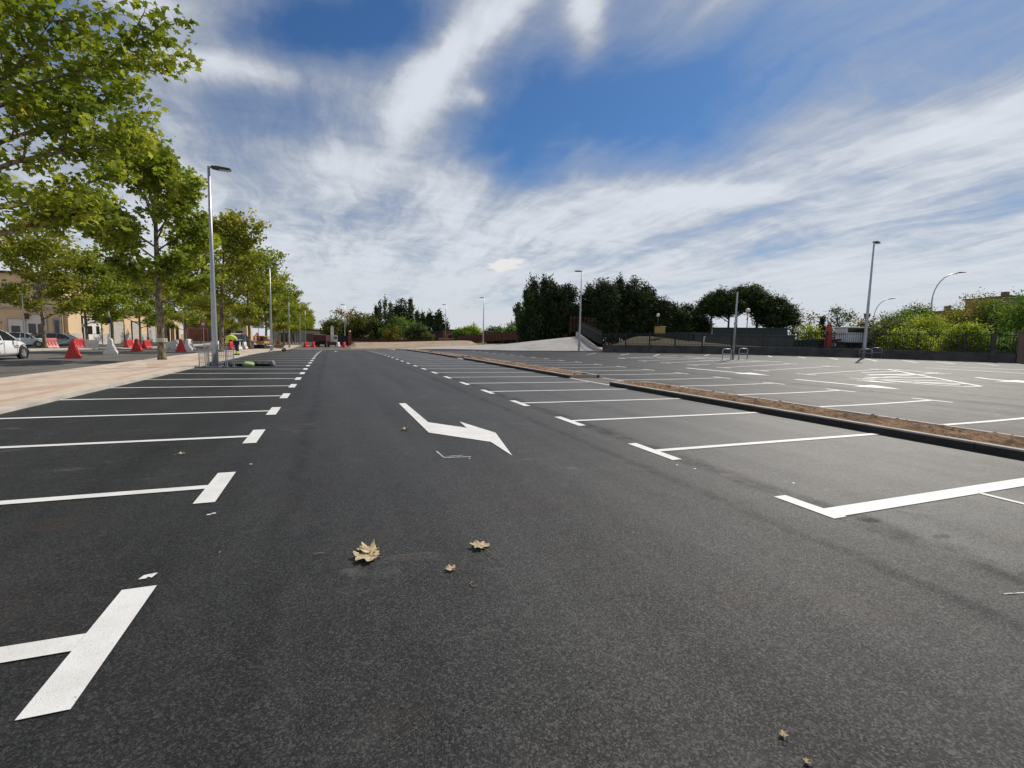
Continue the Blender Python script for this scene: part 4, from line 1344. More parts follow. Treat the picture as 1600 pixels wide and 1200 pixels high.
def globe_lamp(px, top, depth, label, dark=False, r=.22):
    x, y, z = at(px, depth)
    H = zat(px, top, depth) - z
    o = empty('park_lamp', (x, y, z))
    m = MB(); m.tube([(0, 0, 0), (0, 0, 1), (0, 0, H - 2 * r)], [.07, .05, .04], 8); m.build('pole', M['black_metal'], o, smooth=True)
    m = MB()
    if dark:
        m.lathe([(0.02, H - .62), (.16, H - .5), (.24, H - .12), (.30, H - .1), (.12, H), (0.01, H + .04)], seg=10); m.build('lantern', M['black_metal'], o)
    else:
        m.lathe([(r * math.sin(PI * k / 10) + .001, H - r - r * math.cos(PI * k / 10)) for k in range(11)], seg=14); m.build('globe', M['globe'], o, smooth=True)
    tag(o, label, 'park lamp')


globe_lamp(1165, 482, 50, 'park lamp with a pale globe in front of the stone pines', r=.23)
globe_lamp(1026, 490, 62, 'park lamp with a white globe among the dark conifers', r=.22)
globe_lamp(1350, 489, 40, 'black park lantern left of the lamp post by the wall', True)


def curved_lamp(px0, px1, top, depth, label):
    x, y, z = at(px0, depth)
    H = zat(px1, top, depth) - z
    x1, y1, _ = at(px1, depth)
    L = math.hypot(x1 - x, y1 - y)
    o = empty('curved_street_lamp', (x, y, z), math.atan2(y1 - y, x1 - x))
    pts = [(0, 0, 0), (0, 0, H * .35), (0, 0, H - L * .95)]
    for k in range(1, 9):
        a = PI / 2 * k / 8
        pts.append((L * .72 * (1 - math.cos(a)), 0, H - L * .95 + L * .9 * math.sin(a)))
    m = MB(); m.tube(pts, [.11, .09, .075] + [.06] * 8, 10); m.build('pole', M['galv'], o, smooth=True)
    m = MB(); m.prism([(L * .7, H - .10), (L * .76, H - .13), (L, H - .05), (L, H + .01), (L * .76, H + .02)], 'y', -.13, .13); m.build('lamp_head', M['dark_metal'], o, bevel=.02)
    tag(o, label, 'street lamp')


curved_lamp(1448, 1495, 427, 56, 'large curved street lamp rising over the yellow green trees')
curved_lamp(1361, 1391, 467, 78, 'smaller curved street lamp behind the lamp post by the wall')


# ------------------------------------------------------------------ barriers
def make_barrier(mat, L=1.0, H=.9):
    r = empty('traffic_barrier')
    m = MB()
    prof = [(-.32, 0), (.32, 0), (.31, .12), (.21, .30), (.11, .55), (.10, H - .1), (.07, H), (-.07, H), (-.10, H - .1), (-.11, .55), (-.21, .30), (-.31, .12)]
    m.prism(prof, 'x', -L / 2, L / 2)
    for s in (-1, 1):
        for x in (-.28, 0, .28):
            m.prism([(s * .20, .28), (s * .25, .28), (s * .145, .60), (s * .118, .60)], 'x', x * L - .05, x * L + .05)
    m.build('body', mat, r, bevel=.02)
    m = MB(); m.box((0, 0, .05), (L * .34, .66, .11)); m.build('foot_slot', M['rubber'], r)
    m = MB()
    for x in (-.3, .3): m.lathe([(.05, H - .02), (.055, H + .03), (.0, H + .03)], (x * L, 0, 0), 8)
    m.build('filler_cap', mat, r)
    m = MB()
    for z in (.3, .7): m.tube([(L / 2, 0, z - .08), (L / 2 + .05, 0, z - .08), (L / 2 + .05, 0, z + .08), (L / 2, 0, z + .08)], .03, 6)
    m.build('coupling', mat, r)
    return r


RB, WBr, PB = make_barrier(M['red_plastic']), make_barrier(M['white_plastic']), make_barrier(M['pink_plastic'])
used_b = set()
GBR = 'red and white plastic traffic barriers along the street'


def put_barrier(src, x, y, rz, label, s=1.0):
    o = src if src.name not in used_b else copy_tree(src)
    used_b.add(src.name)
    o.location = (x, y, zf(x, y)); o.rotation_euler = (0, 0, rz); o.scale = (s, s, s)
    tag(o, label, 'traffic barrier', GBR)
    return o


put_barrier(RB, -12.75, 31.6, 1.90, 'nearest red barrier, big and battered, on the street by the white car', 1.0)
put_barrier(WBr, -12.9, 36.6, 1.85, 'white barrier holding a thin post with a signal head', 1.08)
put_barrier(RB, -14.2, 45.0, 1.78, 'red barrier between the white post barrier and the first row tree', 1.05)
put_barrier(WBr, -14.7, 57.0, 1.5, 'small white barrier just right of the near tree trunk', 1.1)
put_barrier(RB, -11.2, 44.6, 1.84, 'tall red barrier left of the first lamp post', 1.1)
put_barrier(WBr, -12.4, 52.0, 1.5, 'white barrier left of the first lamp post', 1.15)
put_barrier(PB, -22.5, 52.0, 1.2, 'faded pink barrier beside the silver car', 1.0)
put_barrier(RB, -21.0, 53.0, 1.3, 'red barrier at the foot of the second far tree', 1.0)
put_barrier(WBr, -20.3, 53.6, .2, 'white barrier right of that far tree', .9)
put_barrier(RB, -19.6, 60.0, 1.35, 'red barrier left of the third far tree trunk', 1.0)
put_barrier(RB, -18.4, 61.0, 1.35, 'red barrier right of the third far tree trunk', 1.0)
put_barrier(WBr, -17.6, 66, .1, 'small white barrier in front of the garage doors', .9)
names_ = ['white barrier right of the leaning tree trunk', 'white barrier beside the dark van', 'red barrier before the dark van', 'second red barrier before the dark van',
          'white barrier just right of the worker', 'second white barrier right of the worker', 'third white barrier right of the worker', 'red barrier at the next tree trunk',
          'white barrier near the yellow digger', 'red barrier near the yellow digger', 'white barrier past the second lamp post', 'pink barrier past the second lamp post',
          'red barrier half way to the third lamp post', 'pale barrier close to the third lamp post', 'last red barrier seen along the street']
for i in range(15):
    y = [49, 52, 56.5, 58, 60, 62.5, 65, 70, 73, 76, 82, 86, 91, 97, 104][i]
    src = (WBr, WBr, RB, RB, WBr, WBr, WBr, RB, WBr, RB, WBr, PB, RB, PB, RB)[i]
    put_barrier(src, -9.8 - .25 * (i % 2), y, 1.45, names_[i], 1.0)
for i, x in enumerate((-4.0, -2.8, 1.2, 2.2)):
    put_barrier((RB, RB, WBr, RB)[i], x, 88 + i * .4, 1.2, ('far red barrier left of the maroon lorry', 'far red barrier at the maroon lorry wheel', 'far white barrier under the white machine', 'far red barrier right of the white machine')[i], 1.0)

# post with signal head on the white barrier
o = empty('post_with_signal', (-12.9, 36.6, .95)); tag(o, 'thin post with a small dark signal head stuck in a white barrier', 'sign post')
m = MB(); m.tube([(0, 0, 0), (0, 0, 1.75)], .03, 8); m.tube([(-.12, 0, 0), (-.05, 0, .35)], .05, 6); m.build('pole', M['white_plastic'], o)
m = MB(); m.lathe([(.02, 1.0), (.11, 1.02), (.12, 1.18), (.11, 1.34), (.02, 1.36)], seg=10); m.build('signal_head', M['black_metal'], o)
m = MB(); m.lathe([(.02, 1.36), (.07, 1.38), (.07, 1.5), (.02, 1.54)], seg=10); m.build('beacon', M['yellow_paint'], o)


# ------------------------------------------------------------------ vehicles
def make_car(name, paint, L=4.3, Wd=1.78, H=1.45, van=False, loc=(0, 0, 0), rz=0):
    """nose towards +X, ground at z = 0"""
    r = empty(name, loc, rz)
    h2 = Wd / 2
    if not van:
        st = [(-L / 2, .42, .80, .80), (-L / 2 + .12, .26, .93, .92), (-L * .36, .20, .96, .99), (0, .20, .92, 1.0), (L * .2, .20, .90, .99), (L * .33, .22, .86, .96), (L * .44, .26, .74, .86), (L / 2, .40, .58, .70)]
        gh = [(-L / 2 + .22, .93, .0), (-L * .33, H - .10, .8), (-L * .12, H, 1), (L * .04, H - .02, 1), (L * .13, H - .14, .8), (L * .27, .90, .0)]
    else:
        st = [(-L / 2, .35, 1.0, .92), (-L / 2 + .1, .25, 1.1, .97), (0, .22, 1.08, 1.0), (L * .3, .22, 1.05, .98), (L * .45, .26, .95, .9), (L / 2, .4, .7, .78)]
        gh = [(-L / 2 + .06, 1.08, 0), (-L / 2 + .16, H - .04, .9), (0, H, 1), (L * .16, H - .04, 1), (L * .34, 1.04, 0)]
    m = MB()
    rows = []
    for (x, zb, zt, k) in st:
        w0 = h2 * k
        rows.append([(x, -w0 * .90, zb), (x, -w0, zb + .12), (x, -w0 * 1.0, (zb + zt) / 2 + .05), (x, -w0 * .93, zt), (x, -w0 * .5, zt + .025), (x, w0 * .5, zt + .025), (x, w0 * .93, zt), (x, w0, (zb + zt) / 2 + .05), (x, w0, zb + .12), (x, w0 * .90, zb)])
    n = len(rows[0]); b = []
    for rr in rows: b += rr
    fs = []
    for i in range(len(rows) - 1):
        for k in range(n):
            k2 = (k + 1) % n
            fs.append((i * n + k, i * n + k2, (i + 1) * n + k2, (i + 1) * n + k))
    fs.append(tuple(range(n))); fs.append(tuple((len(rows) - 1) * n + k for k in range(n)))
    m.add(b, fs)
    body = m.build('body', paint, r, smooth=True)
    md = body.modifiers.new('b', 'BEVEL'); md.width = .03; md.segments = 2; md.limit_method = 'ANGLE'; md.angle_limit = .6
    # glasshouse
    m = MB(); rows = []
    for (x, z, k) in gh:
        wl = h2 * .90
        wt = h2 * (.90 - .22 * min(1, (z - .85) / .55))
        rows.append([(x, -wl, .88), (x, -wt, z), (x, wt, z), (x, wl, .88)])
    b = []
    for rr in rows: b += rr
    fs = []
    for i in range(len(rows) - 1):
        for k in range(4):
            k2 = (k + 1) % 4
            fs.append((i * 4 + k, i * 4 + k2, (i + 1) * 4 + k2, (i + 1) * 4 + k))
    m.add(b, fs)
    m.build('window', M['glass'], r)
    # roof and pillars
    m = MB()
    core = [g for g in gh if g[2] > .5]
    for i in range(len(core) - 1):
        (xa, za, _), (xb, zb_, _) = core[i], core[i + 1]
        wa = h2 * (.90 - .22 * min(1, (za - .85) / .55)) + .012
        wb = h2 * (.90 - .22 * min(1, (zb_ - .85) / .55)) + .012
        m.add([(xa, -wa, za - .03), (xb, -wb, zb_ - .03), (xb, wb, zb_ - .03), (xa, wa, za - .03), (xa, -wa * .94, za + .025), (xb, -wb * .94, zb_ + .025), (xb, wb * .94, zb_ + .025), (xa, wa * .94, za + .025)],
              [(0, 1, 5, 4), (1, 2, 6, 5), (2, 3, 7, 6), (3, 0, 4, 7), (4, 5, 6, 7), (0, 3, 2, 1)])
    m.build('roof', paint, r, smooth=False)
    m = MB()
    for s in (-1, 1):
        wl, wt = h2 * .905, h2 * .70
        m.tube([(core[-1][0], s * wt, core[-1][1]), (gh[-1][0], s * wl, gh[-1][1])], .032, 5)
        m.tube([(core[0][0], s * wt, core[0][1]), (gh[0][0], s * wl, gh[0][1])], .05, 5)
        m.tube([(-L * .02, s * (wt - .01), H - .03), (-L * .02, s * (wl + .01), .9)], .032, 5)
    m.build('pillar', paint, r)
    for sx in (-L * .31, L * .315):
        for s in (-1, 1):
            m = MB()
            m.lathe([(.20, -.10), (.30, -.10), (.32, -.06), (.32, .06), (.30, .10), (.20, .10)], seg=20)
            wh = m.build('wheel', M['rubber'], r, smooth=False)
            wh.rotation_euler = (PI / 2, 0, 0); wh.location = (sx, s * (h2 - .09), .32)
            m = MB(); m.lathe([(.001, .085 * -s), (.05, .09 * -s), (.06, .06 * -s), (.19, .07 * -s), (.205, .10 * -s), (.205, -.05 * -s)], seg=16)
            for k in range(5):
                a = 2 * PI * k / 5
                m.box((.12 * math.cos(a), .12 * math.sin(a), -.08 * s), (.15, .035, .02), a)
            m.build('rim', M['galv'], wh)
            m = MB(); m.lathe([(.36, -.015), (.39, -.015), (.39, .015), (.36, .015)], seg=20)
            ar = m.build('wheel_arch', M['rubber'], r); ar.rotation_euler = (PI / 2, 0, 0); ar.location = (sx, s * (h2 - .004), .33)
    for s in (-1, 1):
        m = MB(); m.box((L / 2 - .20, s * h2 * .62, .64), (.26, .28, .10), -s * .5); m.build('headlight', M['lamp_clear'], r, bevel=.03)
        m = MB(); m.box((-L / 2 + .06, s * h2 * .74, .80), (.14, .26, .16)); m.build('tail_light', M['lamp_red'], r, bevel=.02)
        m = MB(); m.box((L * .17, s * (h2 + .09), .96), (.12, .18, .12)); m.build('mirror', paint if not van else M['black_metal'], r, bevel=.03)
    m = MB(); m.box((0, 0, .22), (L * .9, Wd * .86, .12)); m.build('sill', M['rubber'], r)
    m = MB()
    for s in (-1, 1):
        m.box((-.12, s * (h2 + .002), .60), (.012, .01, .62)); m.box((L * .2, s * (h2 - .005), .60), (.012, .01, .58))
        m.box((-.28, s * (h2 + .008), .80), (.16, .02, .03))
    m.build('door_seam', M['dark_metal'], r)
    return r


c1 = make_car('parked_car', M['white_paint'], 4.3, loc=(-15.2, 29.3, -.004), rz=PI / 2)
tag(c1, 'white hatchback with red lettering on its door, cut off by the left edge', 'car')
m = MB()
for i, (a, b, wdt) in enumerate(((.62, .66, .05), (.70, .66, .05), (.78, .67, .04), (.86, .66, .05), (.94, .66, .05), (.80, .58, .36))):
    m.box((a, -.897, b), (wdt, .012, .055 if i < 5 else .025))
m.build('door_lettering', M['red_text'], c1)


def place(px, depth):
    x, y, z = at(px, depth); return (x, y, z)


def put_car(px, depth, rz, name, paint, label, **kw):
    x, y, z = at(px, depth)
    c = make_car(name, paint, loc=(x, y, z), rz=rz, **kw)
    tag(c, label, 'van' if kw.get('van') else 'car')


put_car(15, 50, .15, 'parked_car', M['silver_paint'], 'silver car behind the white hatchback at the far left', L=4.4)
put_car(36, 48, .2, 'parked_car', M['white_paint'], 'white car parked behind the pole and first far tree', L=4.0)
put_car(62, 52, .1, 'parked_car', M['red_paint'], 'red car half hidden behind the first far tree trunk', L=4.2)
put_car(94, 50, .05, 'parked_car', M['silver_paint'], 'silver grey car parked in front of the brick corner', L=4.5)
put_car(372, 75, 1.0, 'parked_van', M['navy_paint'], 'dark blue van behind the red barriers and the worker', van=True, L=4.8, H=2.0, Wd=1.9)


def add_boxes(name, loc, rz, parts, label, cat):
    o = empty(name, loc, rz)
    for (pn, mat, bl) in parts:
        m = MB()
        for b in bl: m.box(*b)
        m.build(pn, M[mat], o, bevel=.02)
    tag(o, label, cat)
    return o


def lorry_wheels(o, xs, y, r=.45):
    for x in xs:
        for s in (-1, 1):
            m = MB(); m.lathe([(.2, -.14), (r, -.14), (r, .14), (.2, .14)], seg=16)
            w_ = m.build('wheel', M['rubber'], o); w_.rotation_euler = (PI / 2, 0, 0); w_.location = (x, s * y, r)
            m = MB(); m.lathe([(.001, -.1 * s), (.2, -.12 * s), (.2, .1)], seg=12); m.build('rim', M['galv'], w_)


x, y, z = at(503, 86)
o = add_boxes('lorry', (x, y, z), PI / 2 - .12, [('tipper_body', 'maroon_paint', [((-.6, 0, 1.55), (4.0, 2.1, 1.15)), ((-2.62, 0, 1.5), (.06, 2.0, .9))]),
                                      ('cab', 'maroon_paint', [((2.3, 0, 1.3), (1.5, 2.0, 1.6))]),
                                      ('chassis', 'rubber', [((0, 0, .75), (5.4, .9, .3)), ((-2.5, 0, .55), (.1, 1.9, .2))]),
                                      ('tail_light', 'lamp_red', [((-2.68, .8, .8), (.06, .2, .12)), ((-2.68, -.8, .8), (.06, .2, .12))]),
                                      ('rail', 'white_plastic', [((-2.6, 0, 2.16), (.1, 2.0, .06))])],
              'maroon tipper lorry seen from behind at the end of the aisle', 'lorry')
lorry_wheels(o, (-1.8, -.9, 2.0), .85)
x, y, z = at(519, 84)
o = add_boxes('lifting_machine', (x, y, z), PI / 2, [('mast', 'white_plastic', [((0, 0, 2.2), (.5, .55, 2.6)), ((0, 0, 3.6), (.7, .35, .3))]),
                                            ('cabin', 'white_plastic', [((0, -.55, 1.5), (1.0, .7, 1.2))]),
                                            ('window', 'glass', [((-.52, -.55, 1.65), (.04, .5, .5))]),
                                            ('base', 'maroon_paint', [((0, 0, .65), (1.6, 1.1, .6)), ((0, .55, .4), (1.2, .3, .5))])],
              'white lifting machine with a tall mast at the end of the aisle', 'machine')
lorry_wheels(o, (-.6, .6), .62, .3)
x, y, z = at(410, 62)
o = add_boxes('digger', (x, y, z), 1.2, [('cabin', 'yellow_paint', [((0, 0, 1.25), (2.0, 1.7, .5)), ((-.2, 0, 2.35), (1.3, 1.5, .16))]),
                                   ('window', 'glass', [((-.2, 0, 1.9), (1.15, 1.35, .8))]),
                                   ('counterweight', 'orange_red', [((1.1, 0, 1.35), (.5, 1.7, .8))]),
                                   ('track', 'rubber', [((0, .75, .4), (2.4, .4, .75)), ((0, -.75, .4), (2.4, .4, .75))])],
              'yellow digger parked on the street left of the second lamp post', 'digger')
m = MB(); m.tube([(-.9, 0, 1.3), (-1.7, 0, 2.9), (-2.7, 0, 2.2), (-2.9, 0, 1.0)], [.16, .14, .11, .09], 6); m.build('arm', M['orange_red'], o)
o.scale = (.72, .72, .72)
# vehicle with red crane behind the railing
x, y, z = at(1328, 44)
o = add_boxes('white_lorry', (x, y, z + .6), .0 - .45, [('cab', 'white_paint', [((.1, 0, 1.1), (2.1, 2.0, .9)), ((.0, 0, 2.02), (2.2, 2.0, .1)), ((-.95, 0, 1.7), (.12, 1.9, .6))]),
                                            ('window', 'glass', [((.1, 0, 1.75), (1.95, 1.9, .5))]),
                                            ('chassis', 'rubber', [((-.6, 0, .55), (4.4, 1.0, .25))]),
                                            ('load_bed', 'maroon_paint', [((-2.2, 0, .85), (1.6, 1.9, .2))])],
              'white lorry cab parked behind the railing', 'lorry')
lorry_wheels(o, (-2.0, .6), .85, .42)
x, y, z = at(1293, 43)
o = empty('loader_crane', (x, y, z + .5)); tag(o, 'folded red loading crane left of the white lorry cab', 'crane')
m = MB(); m.box((0, 0, 1.0), (.42, .42, 2.0)); m.box((0, 0, 2.15), (.34, .34, .35)); m.build('column', M['orange_red'], o, bevel=.04)
m = MB(); m.tube([(.2, 0, 2.2), (.38, 0, 1.2), (.32, 0, .4)], [.09, .1, .08], 6); m.tube([(-.28, 0, 0), (-.28, 0, 1.7)], .07, 6); m.build('jib', M['maroon_paint'], o)
m = MB(); m.lathe([(.02, 2.3), (.15, 2.36), (.17, 2.5), (.02, 2.64)], seg=10); m.build('hydraulic_head', M['galv'], o)

# ------------------------------------------------------------------ sheds behind the railing
def shed(name, pa, pb, depa, depb, z0, z1, mat, label, cat='shed', roof=None, ribs=14, rise=.0):
    xa, ya, za = at(pa, depa); xb, yb, zb = at(pb, depb)
    L = math.hypot(xb - xa, yb - ya); an = math.atan2(yb - ya, xb - xa)
    o = empty(name, (xa, ya, za), an)
    m = MB(); m.box((L / 2, 1.3, (z0 + z1) / 2), (L, 2.4, z1 - z0))
    for k in range(ribs + 1): m.box((L * k / ribs, .08, (z0 + z1) / 2), (.08, .08, z1 - z0))
    m.build('wall', M[mat], o)
    m = MB(); m.box((L / 2, 1.3, z1 + .05), (L + .2, 2.7, .12)); m.build('roof', M[roof or mat], o)
    tag(o, label, cat)
    return o


shed('long_shed', 1112, 1228, 58, 54, .3, 2.75, 'container_green', 'long dark green shed under the stone pines', roof='container_green')
shed('panel_fence', 1085, 1240, 50, 46, .3, 1.75, 'grey_panel', 'row of grey green panels behind the railing, below the long shed', 'fence', roof='grey_panel', ribs=12)
shed('container', 1022, 1080, 54, 50, .2, 1.9, 'container_green', 'dark green container below the white globe lamp', 'container', ribs=10)
shed('container', 1240, 1292, 50, 46, .3, 1.35, 'container_green', 'low dark container left of the red crane', 'container', ribs=8)
x, y, z = at(1030, 52)
add_boxes('skip', (x, y, z + 1.2), .2, [('body', 'yellow_paint', [((0, 0, 1.0), (.85, .8, .7))]), ('lid', 'yellow_paint', [((0, 0, 1.4), (.92, .86, .06))])], 'small yellow cabin showing above the railing by the conifers', 'cabin')
x, y, z = at(1099, 44.5)
add_boxes('marker_post', (x, y, z + .6), 0, [('post', 'white_plastic', [((0, 0, .4), (.16, .16, .9))]), ('cap', 'white_plastic', [((0, 0, .9), (.22, .22, .08))])], 'short white post behind the railing right of the yellow cabin', 'post')
# red mesh fence on the bank between the cypress clumps
x, y, z = at(900, 70)
fo = empty('mesh_fence', (x, y, z + 2.0)); tag(fo, 'rusty red mesh fence on top of the bank between the dark trees', 'fence')
m = MB()
for k in range(8): m.box((-1.0 + k * .6, 0, 1.3), (.06, .05, 2.6 if k % 4 == 0 else 2.3))
for zz in (.3, 1.3, 2.3): m.tube([(-1.2, 0, zz), (3.4, 0, zz)], .03, 5)
m.build('frame', M['rust_fence'], fo)
m = MB()
for k in range(26): m.box((-1.1 + k * .17, .03, 1.2), (.02, .015, 2.1))
m.build('mesh', M['rust_fence'], fo)
# reddish fence along the hedge
xa, ya, za = at(715, 96); xb, yb, zb = at(838, 84)
L = math.hypot(xb - xa, yb - ya)
fo = empty('reed_fence', (xa, ya, za), math.atan2(yb - ya, xb - xa)); tag(fo, 'low reddish brown fence below the hedge on the gravel bank', 'fence')
m = MB()
for k in range(22): m.box((L * (k + .5) / 22, 0, .6 + .055 * k + .4), (L / 22 - .02, .06, 1.4))
m.build('panel', M['rust_fence'], fo)
m = MB()
for k in range(23): m.box((L * k / 22, -.05, .75 + .055 * k + .35), (.09, .09, 1.6))
m.build('post', M['rust_fence'], fo)

# far end: sandy wall, gate, brick pillar with lamp, sheds
def sandbank(X, Y):
    return zf(X, Y) + .75 * S((Y - 80.0) / 12.0) * S((X - 2.9) / .8)


sheet('ground', [(3.0, 78), (24, 74), (26, 92.4), (3.0, 92.4)], 0.01, M['earth'], zfun=sandbank)
xa, ya, za = at(546, 93); xb, yb, zb = at(668, 92)
L = math.hypot(xb - xa, yb - ya); an = math.atan2(yb - ya, xb - xa)
wo_ = empty('sandy_wall', (xa, ya, za), an); tag(wo_, 'long low sandy plastered wall across the far end', 'wall')
m = MB(); m.box((L / 2, 0, .45), (L, .3, .95)); m.build('wall', M['pale_concrete'], wo_)
m = MB()
for k in range(30): m.box((L * (k + .5) / 30, 0, 1.15), (.07, .05, .7))
m.box((L / 2, 0, 1.48), (L, .06, .10)); m.box((L / 2, .02, 1.2), (L, .02, .5)); m.build('railing', M['rust_fence'], wo_)
po = empty('brick_pillar', tuple(at(546.5, 92.5))); tag(po, 'red brick gate pillar topped by a white lamp', 'pillar')
m = MB(); m.box((0, 0, 1.25), (.55, .55, 2.6)); m.box((0, 0, 2.58), (.68, .68, .1)); m.build('pillar', M['brick_red'], po)
m = MB(); m.lathe([(.2 * math.sin(PI * k / 8) + .001, 2.85 - .2 * math.cos(PI * k / 8)) for k in range(9)], seg=12); m.build('lamp', M['globe'], po, smooth=True)
go = empty('metal_gate', tuple(at(527, 93)), 0); tag(go, 'closed black metal gate left of the brick pillar', 'gate')
m = MB()
m.box((1.15, 0, 1.05), (2.6, .05, 2.0)); m.build('gate_leaf', M['black_metal'], go)
m = MB()
for k in range(14): m.box((-.1 + k * .19, -.04, 1.05), (.03, .03, 2.1))
m.build('bars', M['black_metal'], go)
m = MB(); m.box((-.25, 0, 1.1), (.14, .14, 2.3)); m.build('post', M['black_metal'], go)


def block(name, loc, rz, size, wall, label, openings=(), roof='dark_roof', cat='building', over=.3, roofh=.25):
    """size x,y,z; openings on the -y face: (x0, x1, z0, z1, material, kind)"""
    o = empty(name, loc, rz)
    sx, sy, sz = size
    m = MB(); m.box((sx / 2, sy / 2, sz / 2 - .2), (sx, sy, sz + .4)); m.build('wall', M[wall], o)
    m = MB(); m.box((sx / 2, sy / 2, sz + roofh / 2 + .002), (sx + over * 2, sy + over * 2, roofh)); m.build('roof', M[roof], o)
    for (x0, x1, z0, z1, mt, kd) in openings:
        m = MB(); m.box(((x0 + x1) / 2, -.03, (z0 + z1) / 2), (x1 - x0, .10, z1 - z0)); q = m.build(kd, M[mt], o)
        m = MB()
        t = .10
        m.box(((x0 + x1) / 2, -.05, z1 + t / 2), (x1 - x0 + 2 * t, .16, t))
        m.box((x0 - t / 2, -.05, (z0 + z1) / 2), (t, .16, z1 - z0)); m.box((x1 + t / 2, -.05, (z0 + z1) / 2), (t, .16, z1 - z0))
        m.build('frame', M['dark_roof'] if mt == 'shutter' else M['pale_concrete'], q)
        if kd == 'garage_door':
            m = MB()
            nn_ = int((z1 - z0) / .35)
            for k in range(1, nn_): m.box(((x0 + x1) / 2, -.085, z0 + (z1 - z0) * k / nn_), (x1 - x0 - .05, .02, .03))
            m.build('slat', M['grey_tile'], q)
    tag(o, label, cat)
    return o


x, y, z = at(655, 108)
block('low_shed', (x, y, z), 0, (7.5, 4, 2.7), 'dark_roof', 'dark flat shed behind the shrubs at the far centre', [(1, 3, 0, 1.8, 'rust_fence', 'door')])
x, y, z = at(697, 104)
block('brick_shed', (x, y, z), 0, (2.6, 3.5, 2.9), 'brick_red', 'small red brick shed right of the thin far lamp post', [(.4, 1.4, 0, 2.0, 'rust_fence', 'door')], over=.1)
x, y, z = at(686, 99)
block('brick_wall', (x, y, z), 0, (3.2, .3, 1.2), 'brick_red', 'low red brick wall at the foot of the thin far lamp post', roof='pale_concrete', over=.04, roofh=.08, cat='wall')

# left buildings: facade towards the street, a taller block facing the camera
fx, fy0, fy1 = -31.0, 76.0, 124.0
ob = empty('brick_building', (fx, fy0, -.5)); tag(ob, 'long tan brick building with garage doors along the street', 'building')
m = MB(); m.box((-9, 24, 2.4), (18, 48, 5.2)); m.build('wall', M['tan_brick'], ob)
segs = [(0, 3.4), (9.2, 11.6), (17.2, 19.6), (24.4, 27.0), (32.0, 35.0)]
for a, b in segs:
    m = MB(); m.box((.02, (a + b) / 2, .75), (.10, b - a, 1.7)); m.build('plinth', M['grey_tile'], ob)
m = MB(); m.box((-9, 24, 5.06), (18.6, 48.6, .12)); m.build('roof', M['pale_concrete'], ob)


def facade_open(y0, y1, z0, z1, mt, kd):
    m = MB(); m.box((.03, (y0 + y1) / 2, (z0 + z1) / 2), (.10, y1 - y0, z1 - z0)); q = m.build(kd, M[mt], ob)
    m = MB(); t = .14
    m.box((.05, (y0 + y1) / 2, z1 + t / 2), (.18, y1 - y0 + 2 * t, t)); m.box((.05, y0 - t / 2, (z0 + z1) / 2), (.18, t, z1 - z0)); m.box((.05, y1 + t / 2, (z0 + z1) / 2), (.18, t, z1 - z0))
    m.build('frame', M['dark_roof'], q)
    return q


q = facade_open(3.6, 9.0, 0, 3.7, 'white_wall', 'shop_door')
m = MB(); m.box((.10, 5.3, 2.0), (.06, 1.6, 1.1)); m.build('window', M['glass'], q)
m = MB(); m.box((.10, 7.8, 2.0), (.06, .9, 1.1)); m.build('window', M['glass'], q)
m = MB(); m.box((.095, 6.3, 3.25), (.04, 4.6, .62)); sg = m.build('sign_board', M['white_wall'], q)
# illegible violet lettering on the board: a row of short strokes
m = MB()
rr = random.Random(5)
for k in range(9):
    yy = 4.4 + k * .46
    m.box((.125, yy, 3.25), (.02, .09, .42)); m.box((.125, yy + .13, 3.25 + rr.choice((-.16, 0, .16))), (.02, .2, .09))
m.build('lettering', M['blue_text'], sg)
for (a, b) in ((12.2, 16.9), (20.3, 24.0), (27.6, 31.6)):
    facade_open(a, b, 0, 3.5, 'shutter', 'garage_door')
facade_open(36.2, 39.6, 0, 3.2, 'glass', 'shop_window')
facade_open(41.0, 42.6, 0, 2.9, 'rust_fence', 'door')
facade_open(44.4, 45.8, 0, 2.9, 'glass', 'door')
ob2 = block('brick_building', (-52, 75.7, -.5), 0, (20.6, 14, 8.6), 'tan_brick', 'taller brick block with white shop front facing the camera, far left',
            [(17.1, 19.0, 0, 3.7, 'white_wall', 'shop_door'), (15.4, 16.8, 0, 3.1, 'white_wall', 'shop_door'), (19.75, 20.35, .9, 3.3, 'pale_concrete', 'window'),
             (12.4, 14.4, 0, 3.1, 'white_wall', 'shop_door'), (15.2, 16.5, 5.2, 7.4, 'glass', 'window'), (18.0, 19.2, 5.2, 7.4, 'glass', 'window'), (12.0, 13.4, 5.2, 7.4, 'glass', 'window')])
for (a, b, c_, d) in ((17.3, 18.0, 1.3, 2.6), (18.2, 18.85, 1.3, 2.6), (15.7, 16.5, 1.3, 2.3), (19.85, 20.22, 1.0, 3.1)):
    m = MB(); m.box(((a + b) / 2, -.10, (c_ + d) / 2), (b - a, .06, d - c_)); m.build('pane', M['glass'], ob2)
m = MB(); m.box((17.25, -.3, 3.5), (.35, .3, .7)); m.build('sign_board', M['maroon_paint'], ob2)
m = MB(); m.box((10.3, -.03, .75), (20.55, .05, 1.7)); m.build('plinth', M['grey_tile'], ob2)
m = MB(); m.box((10.3, -.08, 4.5), (20.7, .14, .22)); m.build('string_course', M['pale_concrete'], ob2)
b3 = block('low_building', (-33, 134, -.5), 0, (9, 10, 4.6), 'brown_brick', 'brown building at the end of the street behind the trees', [(1, 5, 0, 3.0, 'brick_red', 'door'), (5.8, 8, 1, 3, 'glass', 'window')])
b4 = block('low_building', (-22.5, 132, -.5), 0, (3.2, 9, 4.4), 'tan_brick', 'narrow tan building seen left of the leaning tree', [(.8, 2.2, 0, 2.6, 'glass', 'door')])
